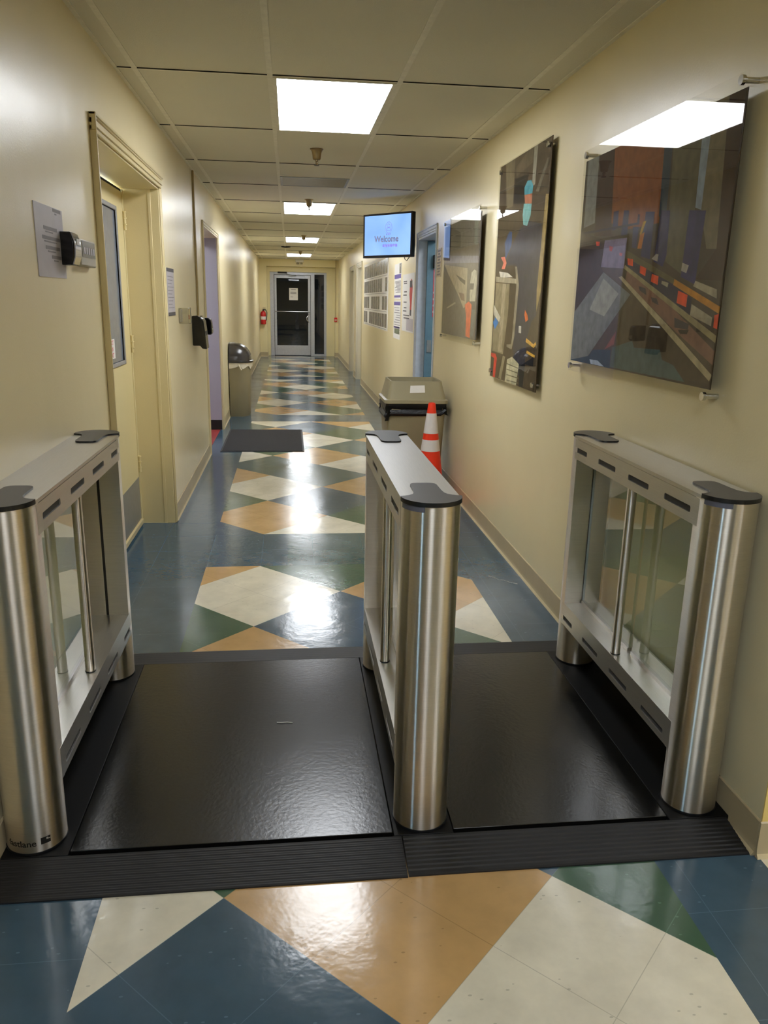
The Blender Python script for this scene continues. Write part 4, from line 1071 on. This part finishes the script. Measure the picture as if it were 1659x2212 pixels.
for k in range(5): box(bm, 0.0295, 0.0305, -0.07+0.034*k, -0.05+0.034*k, -0.004, 0.020)
link('buttons', bm, M['paper_grey'], t)

# alarm cover box
t = empty('alarm_cover', (XL, 1.84, 1.345), 'clear boxed switch cover on the left wall before the soap dispensers', 'switch')
bx('clear_cover', (0.001, 0.070, -0.075, 0.075, -0.055, 0.055), M['clearbox'], t, bevel=0.004)
bx('switch_plate', (0.001, 0.012, -0.055, 0.055, -0.045, 0.045), M['greyplastic'], t, bevel=0.002)
bx('side_hinge', (0.055, 0.072, 0.045, 0.0752, -0.056, 0.056), M['lcd'], t)

# dispensers
t = empty('towel_dispenser', (XL, 2.62, 1.2), 'large glossy black paper towel dispenser on the left wall', 'dispenser')
bm = bmesh.new()
prof = [(0.001, -0.105), (0.060, -0.105), (0.075, -0.128), (0.112, -0.130), (0.106, -0.06), (0.100, 0.02), (0.092, 0.09), (0.075, 0.118), (0.045, 0.130), (0.001, 0.130)]
loft(bm, [[(x, -0.10, z) for x, z in prof], [(x, 0.10, z) for x, z in prof]])
link('cover', bm, M['black'], t, bevel=0.008)
bx('window_strip', (0.1005, 0.1035, -0.06, 0.06, -0.05, 0.01), M['slotdark'], t)
bx('key_lock', (0.060, 0.075, -0.012, 0.012, 0.122, 0.134), M['chrome'], t)
t = empty('soap_dispenser', (XL, 3.02, 1.235), 'smaller narrow black soap dispenser mounted beyond the towel dispenser', 'dispenser')
bm = bmesh.new()
prof = [(0.0, -0.065), (0.105, -0.072), (0.116, -0.05), (0.112, 0.03), (0.102, 0.062), (0.085, 0.07), (0.0, 0.07)]
loft(bm, [[(x, -0.055, z) for x, z in prof], [(x, 0.055, z) for x, z in prof]])
link('cover', bm, M['black'], t, bevel=0.008)
bx('push_front', (0.1125, 0.120, -0.035, 0.035, -0.055, -0.02), M['chrome'], t, bevel=0.003)
bm = bmesh.new(); box(bm, XL+0.0002, XL+0.016, 2.925, 2.955, 1.31, ZC-0.005)
o = link('wall_conduit', bm, M['conduit'], None, bevel=0.004); tag(o, 'thin tan vertical conduit running from the ceiling to the dispensers', 'conduit')
bm = bmesh.new(); box(bm, 1.885, 1.900, YE-0.013, YE-0.0002, 1.03, ZC-0.005)
o = link('wall_conduit', bm, M['conduit'], None, bevel=0.003); tag(o, 'thin conduit down the end wall to the red alarm pull', 'conduit')
t = empty('fire_alarm_pull', (1.8925, YE, 0.975), 'small red fire alarm pull station right of the glass door', 'fire alarm')
bx('housing', (-0.04, 0.04, -0.05, 0.0, -0.055, 0.055), M['red'], t, bevel=0.006)
bx('pull_bar', (-0.028, 0.028, -0.062, -0.05, -0.018, 0.006), M['paper'], t, bevel=0.003)

# fire extinguisher
t = empty('fire_extinguisher', (0.0, YE-0.10, 0.83), 'red fire extinguisher hanging on the end wall left of the glass door', 'fire extinguisher')
bm = bmesh.new(); lathe(bm, [(0.05, 0.0), (0.066, 0.008), (0.068, 0.03), (0.068, 0.27), (0.058, 0.31), (0.03, 0.335), (0.022, 0.345)], n=28)
link('cylinder', bm, M['red'], t, smooth=True)
bm = bmesh.new(); lathe(bm, [(0.022, 0.345), (0.020, 0.375)], n=16); box(bm, -0.012, 0.07, -0.01, 0.01, 0.375, 0.387); box(bm, -0.012, 0.06, -0.01, 0.01, 0.405, 0.415)
link('valve_handle', bm, M['capedge'], t)
bm = bmesh.new(); polytube(bm, [(0.02, 0, 0.365), (0.07, -0.01, 0.36), (0.095, -0.01, 0.30), (0.09, -0.02, 0.20), (0.078, -0.02, 0.10)], 0.011)
link('hose', bm, M['capedge'], t, smooth=True)
bm = bmesh.new(); lathe(bm, [(0.0685, 0.12), (0.0685, 0.20)], n=28, caps=(False, False)); link('label', bm, M['paper'], t, smooth=True)
bx('wall_bracket', (-0.02, 0.02, 0.066, 0.1, 0.10, 0.30), M['capedge'], t)
# door notice on glass
o = bx('door_paper', (0.675, 0.905, YE+0.368, YE+0.3698, 1.455, 1.765), M['paper']); tag(o, 'white printed sheet taped on the glass door at the end', 'notice')
bm = bmesh.new()
for z, a, b_ in ((1.725, 0.73, 0.85), (1.66, 0.71, 0.87), (1.64, 0.71, 0.86), (1.62, 0.71, 0.87), (1.535, 0.71, 0.78)): box(bm, a, b_, YE+0.3675, YE+0.3679, z-0.006, z+0.006)
link('text_lines', bm, M['ink_soft'], o)

# ------------------------------------------------------------------ hanging screen
TL = Vector((1.462, 4.50, 0)); TR = Vector((1.893, 3.97, 0)); mid = (TL+TR)/2; wd = (TR-TL).length
ang = math.atan2(TR.y-TL.y, TR.x-TL.x)
tv = empty('hanging_screen', (mid.x, mid.y, 2.117), 'lit blue welcome screen hanging from an arm on the right wall', 'screen', rotz=ang)
hw, hh = wd/2, 0.213
bx('back_casing', (-hw, hw, 0.0, 0.045, -hh, hh), M['capedge'], tv, bevel=0.006)
bm = bmesh.new(); b = 0.018
box(bm, -hw, hw, -0.006, 0.0, -hh, -hh+b*1.3); box(bm, -hw, hw, -0.006, 0.0, hh-b, hh); box(bm, -hw, -hw+b, -0.006, 0, -hh+b*1.3, hh-b); box(bm, hw-b, hw, -0.006, 0, -hh+b*1.3, hh-b)
link('bezel', bm, M['capedge'], tv)
sg = bx('display_glass', (-hw+b, hw-b, -0.003, -0.0005, -hh+b*1.3, hh-b), M['screen'], tv)
bm = bmesh.new(); tb = text_bm('Welcome', 0.085, 0.002); merge(bm, tb, lambda c: Vector((c.x-0.01, -0.0034, c.y-0.035)))
link('welcome_text', bm, M['scr_dark'], sg)
bm = bmesh.new()
for k in range(6): box(bm, -0.06+0.035*k, -0.032+0.035*k, -0.0036, -0.0031, -0.108-0.003*(k % 2), -0.085)
link('caption_marks', bm, M['scr_purple'], sg)
bm = bmesh.new()
def ringz(cx, cz, rx, rz, th=0.004, n=28):
    for i in range(n):
        a, b2 = 2*PI*i/n, 2*PI*(i+1)/n
        polyquad(bm, [(cx+rx*math.cos(a), -0.0034, cz+rz*math.sin(a)), (cx+rx*math.cos(b2), -0.0034, cz+rz*math.sin(b2)), (cx+(rx-th)*math.cos(b2), -0.0034, cz+(rz-th)*math.sin(b2)), (cx+(rx-th)*math.cos(a), -0.0034, cz+(rz-th)*math.sin(a))])
ringz(0.02, 0.075, 0.047, 0.055); ringz(0.02, 0.092, 0.022, 0.018); ringz(0.02, 0.058, 0.028, 0.018)
for k in range(3): box(bm, -0.012+0.022*k, 0.0+0.022*k, -0.0036, -0.0031, 0.004, 0.018)
link('screen_emblem', bm, M['scr_purple'], sg)
bm = bmesh.new()
rotm = Matrix.Rotation(-ang, 4, 'Z')
def tl(p): return rotm @ (Vector(p)-Vector((mid.x, mid.y, 2.117)))
mid3 = (mid.x, mid.y, 2.117)
a = tl((mid.x+0.02, mid.y+0.03, 2.12)); 
polytube(bm, [tl((mid.x+0.03, mid.y+0.04, 2.12)), tl((1.80, 4.40, 2.12)), tl((XR-0.02, 4.36, 2.12))], 0.018)
q0 = tl((XR-0.012, 4.36, 2.12))
for dz in (-0.06, 0.0, 0.06): tube(bm, q0+Vector((0, 0, dz-0.04)), q0+Vector((0, 0, dz+0.04)), 0.016)
link('wall_arm', bm, M['capedge'], tv, smooth=True)
bm = bmesh.new(); polytube(bm, [(hw-0.12, 0.02, -hh+0.01), (hw-0.11, 0.02, -hh-0.02), (hw-0.09, 0.025, -hh-0.035), (hw-0.05, 0.04, -hh+0.02)], 0.004)
link('cable', bm, M['capedge'], tv, smooth=True)

# ------------------------------------------------------------------ black floor mat
t = empty('floor_mat', (0.404, 4.385, 0), 'dark ribbed entrance mat lying on the hallway floor to the left', 'mat')
bx('rubber_border', (-0.415, 0.415, -0.685, 0.685, 0.0005, 0.005), M['blackmat'], t, bevel=0.002)
bx('carpet_field', (-0.398, 0.398, -0.668, 0.668, 0.005, 0.009), M['carpet'], t, bevel=0.002)

# ------------------------------------------------------------------ half-round bin by the left wall
t = empty('trash_can', (XL+0.012, 6.34, 0), 'slim beige bin with a dark dome lid against the left wall', 'trash can')
def half(rx, ry, z, x0=0.0, n=20):
    pts = [(x0, ry*1.0, z)]
    for i in range(n+1):
        a = PI/2-PI*i/n
        c, s = math.cos(a), math.sin(a)
        c = abs(c)**0.75; s = math.copysign(abs(s)**0.75, s)
        pts.append((x0+0.03+(rx-0.03)*c, ry*s, z))
    pts.append((x0, -ry, z))
    return pts
bm = bmesh.new(); loft(bm, [half(0.245, 0.215, 0.0), half(0.248, 0.218, 0.01), half(0.272, 0.243, 0.60), half(0.276, 0.247, 0.655)])
link('body', bm, M['bin_beige'], t, smooth=True)
bm = bmesh.new()
r0 = half(0.281, 0.252, 0.685); r1 = half(0.281, 0.252, 0.655); r2 = [(x, y, 0.628+0.022*math.sin(i*1.7)+0.01*math.sin(i*3.1)) for i, (x, y, z) in enumerate(half(0.283, 0.254, 0.62))]
loft(bm, [r0, r1, r2], True, False); link('liner', bm, M['bag_white'], t, smooth=True)
bm = bmesh.new(); polytube(bm, [(0.12, -0.262, 0.665), (0.135, -0.268, 0.64), (0.15, -0.268, 0.605), (0.158, -0.266, 0.60)], 0.009); link('liner_knot', bm, M['bag_white'], t, smooth=True)
bm = bmesh.new()
loft(bm, [half(0.292, 0.262, 0.684), half(0.295, 0.265, 0.690), half(0.295, 0.265, 0.706), half(0.285, 0.255, 0.712)]); link('lid_rim', bm, M['dome'], t, smooth=True)
bm = bmesh.new()
rings = []
for k in range(11):
    a = (PI/2)*k/10.0
    rings.append(half(0.02+0.255*math.cos(a)**0.85 if k < 10 else 0.045, 0.245*math.cos(a)**0.8 if k < 10 else 0.02, 0.711+0.215*math.sin(a)))
loft(bm, rings); link('dome_lid', bm, M['dome'], t, smooth=True)
bm = bmesh.new()
rings = []
for k in range(2, 9):
    a = (PI/2)*k/10.0; rx = 0.02+0.255*math.cos(a)**0.85+0.004; ry = 0.245*math.cos(a)**0.8*0.72; z = 0.711+0.215*math.sin(a)
    out = [(0.03+(rx-0.03)*math.cos(u)**0.75, ry*math.copysign(abs(math.sin(u))**0.75, math.sin(u)), z+0.003) for u in [(-0.42+0.84*i/12)*PI for i in range(13)]]
    rings.append(out)
vs = [[bm.verts.new(p) for p in r] for r in rings]
for a_, b_ in zip(vs, vs[1:]):
    for i in range(12): bm.faces.new((a_[i], a_[i+1], b_[i+1], b_[i]))
o = link('swing_flap', bm, M['dome'], t, smooth=True)
md = o.modifiers.new('thick', 'SOLIDIFY'); md.thickness = 0.004

# ------------------------------------------------------------------ square bin by the right wall
t = empty('trash_can', (1.672, 2.235, 0), 'large square taupe bin with a hooded lid and black liner by the right wall', 'trash can')
def sq(hx, hy, z, r=0.04):
    return [(x, y, z) for x, y in rrect(-hx, hx, -hy, hy, r, 5)]
bm = bmesh.new(); loft(bm, [sq(0.205, 0.195, 0.0), sq(0.209, 0.199, 0.02), sq(0.236, 0.226, 0.68), sq(0.236, 0.226, 0.70)]); link('body', bm, M['bin_beige'], t, smooth=True)
bm = bmesh.new()
ring_t = sq(0.241, 0.231, 0.705); n = len(ring_t)
rings = [ring_t]
for k in range(1, 7):
    rr = []
    for i, (x, y, z) in enumerate(sq(0.242+0.003*math.sin(k*1.3), 0.232+0.003*math.sin(k*1.3), 0.705)):
        u = i/n*2*PI
        drop = 0.105+0.030*math.sin(u*2+0.6)+0.014*math.sin(u*7)
        amp = 0.010*math.sin(u*9+k*1.1)+0.006*math.sin(u*21+k*2.0)
        s_ = 1+amp/0.24*(k/6.0)**0.7+0.018*(k == 5)
        rr.append((x*s_, y*s_, 0.705-drop*k/6.0))
    rings.append(rr)
loft(bm, rings, True, False); link('liner', bm, M['bag_black'], t, smooth=True)
bm = bmesh.new()
loft(bm, [sq(0.250, 0.240, 0.700, 0.045), sq(0.254, 0.244, 0.704, 0.045), sq(0.254, 0.244, 0.728, 0.045), sq(0.246, 0.236, 0.732, 0.045), sq(0.236, 0.226, 0.735, 0.04), sq(0.208, 0.195, 0.850, 0.035), sq(0.204, 0.191, 0.872, 0.035), sq(0.194, 0.181, 0.872, 0.03), sq(0.190, 0.177, 0.845, 0.03), sq(0.185, 0.172, 0.800, 0.03)], True, True)
link('hooded_lid', bm, M['bin_lid'], t, smooth=True)
bm = bmesh.new()
def on_front(x, s):   # s 0..1 up the sloped front
    return (x, -(0.226+(0.195-0.226)*s)-0.0012, 0.735+0.115*s)
polyquad(bm, [on_front(-0.055, 0.42), on_front(0.065, 0.45), on_front(0.063, 0.93), on_front(-0.050, 0.90)])
o = link('paper_label', bm, M['paper'], t); md = o.modifiers.new('thick', 'SOLIDIFY'); md.thickness = 0.0006

# ------------------------------------------------------------------ traffic cone
t = empty('traffic_cone', (1.748, 1.76, 0), 'orange and white striped traffic cone in front of the square bin', 'cone')
bm = bmesh.new(); prism(bm, rrect(-0.175, 0.175, -0.175, 0.175, 0.03), 0.0005, 0.022); lathe(bm, [(0.135, 0.022), (0.128, 0.035)], n=40)
link('base', bm, M['cone'], t, bevel=0.004)
def rc(z): return 0.026+(0.118-0.026)*(0.742-z)/(0.742-0.03)
bm = bmesh.new(); lathe(bm, [(rc(0.03), 0.03), (rc(0.40), 0.40), (rc(0.60), 0.60), (rc(0.73), 0.73), (rc(0.73)-0.003, 0.740), (rc(0.73)-0.008, 0.742)], n=40)
link('cone_body', bm, M['cone'], t, smooth=True)
for a, b_ in ((0.378, 0.464), (0.512, 0.664)):
    bm = bmesh.new(); lathe(bm, [(rc(a)+0.0012, a), (rc(b_)+0.0012, b_)], n=40); link('reflective_collar', bm, M['cone_white'], t, smooth=True)
# ------------------------------------------------------------------ camera, lights, render look
cam_d = bpy.data.cameras.new('camera'); cam = bpy.data.objects.new('camera', cam_d); C.objects.link(cam)
f_px, yaw, pitch, roll = 1690.57, math.radians(6.9342), math.radians(-15.0641), math.radians(1.1759)
cy_, sy_, cp_, sp_ = math.cos(yaw), math.sin(yaw), math.cos(pitch), math.sin(pitch)
fwd = Vector((sy_*cp_, cy_*cp_, sp_)); right = Vector((cy_, -sy_, 0)); up = right.cross(fwd)
r_ = right*math.cos(roll)+up*math.sin(roll); u_ = -right*math.sin(roll)+up*math.cos(roll)
cam.matrix_world = Matrix(((r_.x, u_.x, -fwd.x, 0.6906), (r_.y, u_.y, -fwd.y, -4.0755), (r_.z, u_.z, -fwd.z, 1.4731), (0, 0, 0, 1)))
cam_d.sensor_fit = 'VERTICAL'; cam_d.sensor_height = 36; cam_d.lens = f_px*36/2212
cam_d.clip_start = 0.02; cam_d.clip_end = 100
sc = bpy.context.scene; sc.camera = cam

w = bpy.data.worlds.new('World'); sc.world = w; w.use_nodes = True
nt = w.node_tree; bg = nt.nodes['Background']
sky = nt.nodes.new('ShaderNodeTexSky'); sky.sky_type = 'HOSEK_WILKIE'; sky.sun_direction = (0.3, 0.4, 0.85); sky.turbidity = 4
nt.links.new(sky.outputs[0], bg.inputs[0]); bg.inputs[1].default_value = 30.0
sc.view_settings.view_transform = 'Standard'; sc.view_settings.look = 'None'; sc.view_settings.gamma = 1
sc.view_settings.use_curve_mapping = False
sc.view_settings.exposure = 0.68
sc.cycles.max_bounces = 10; sc.cycles.diffuse_bounces = 6; sc.cycles.glossy_bounces = 6; sc.cycles.transparent_max_bounces = 16
sc.cycles.caustics_reflective = False
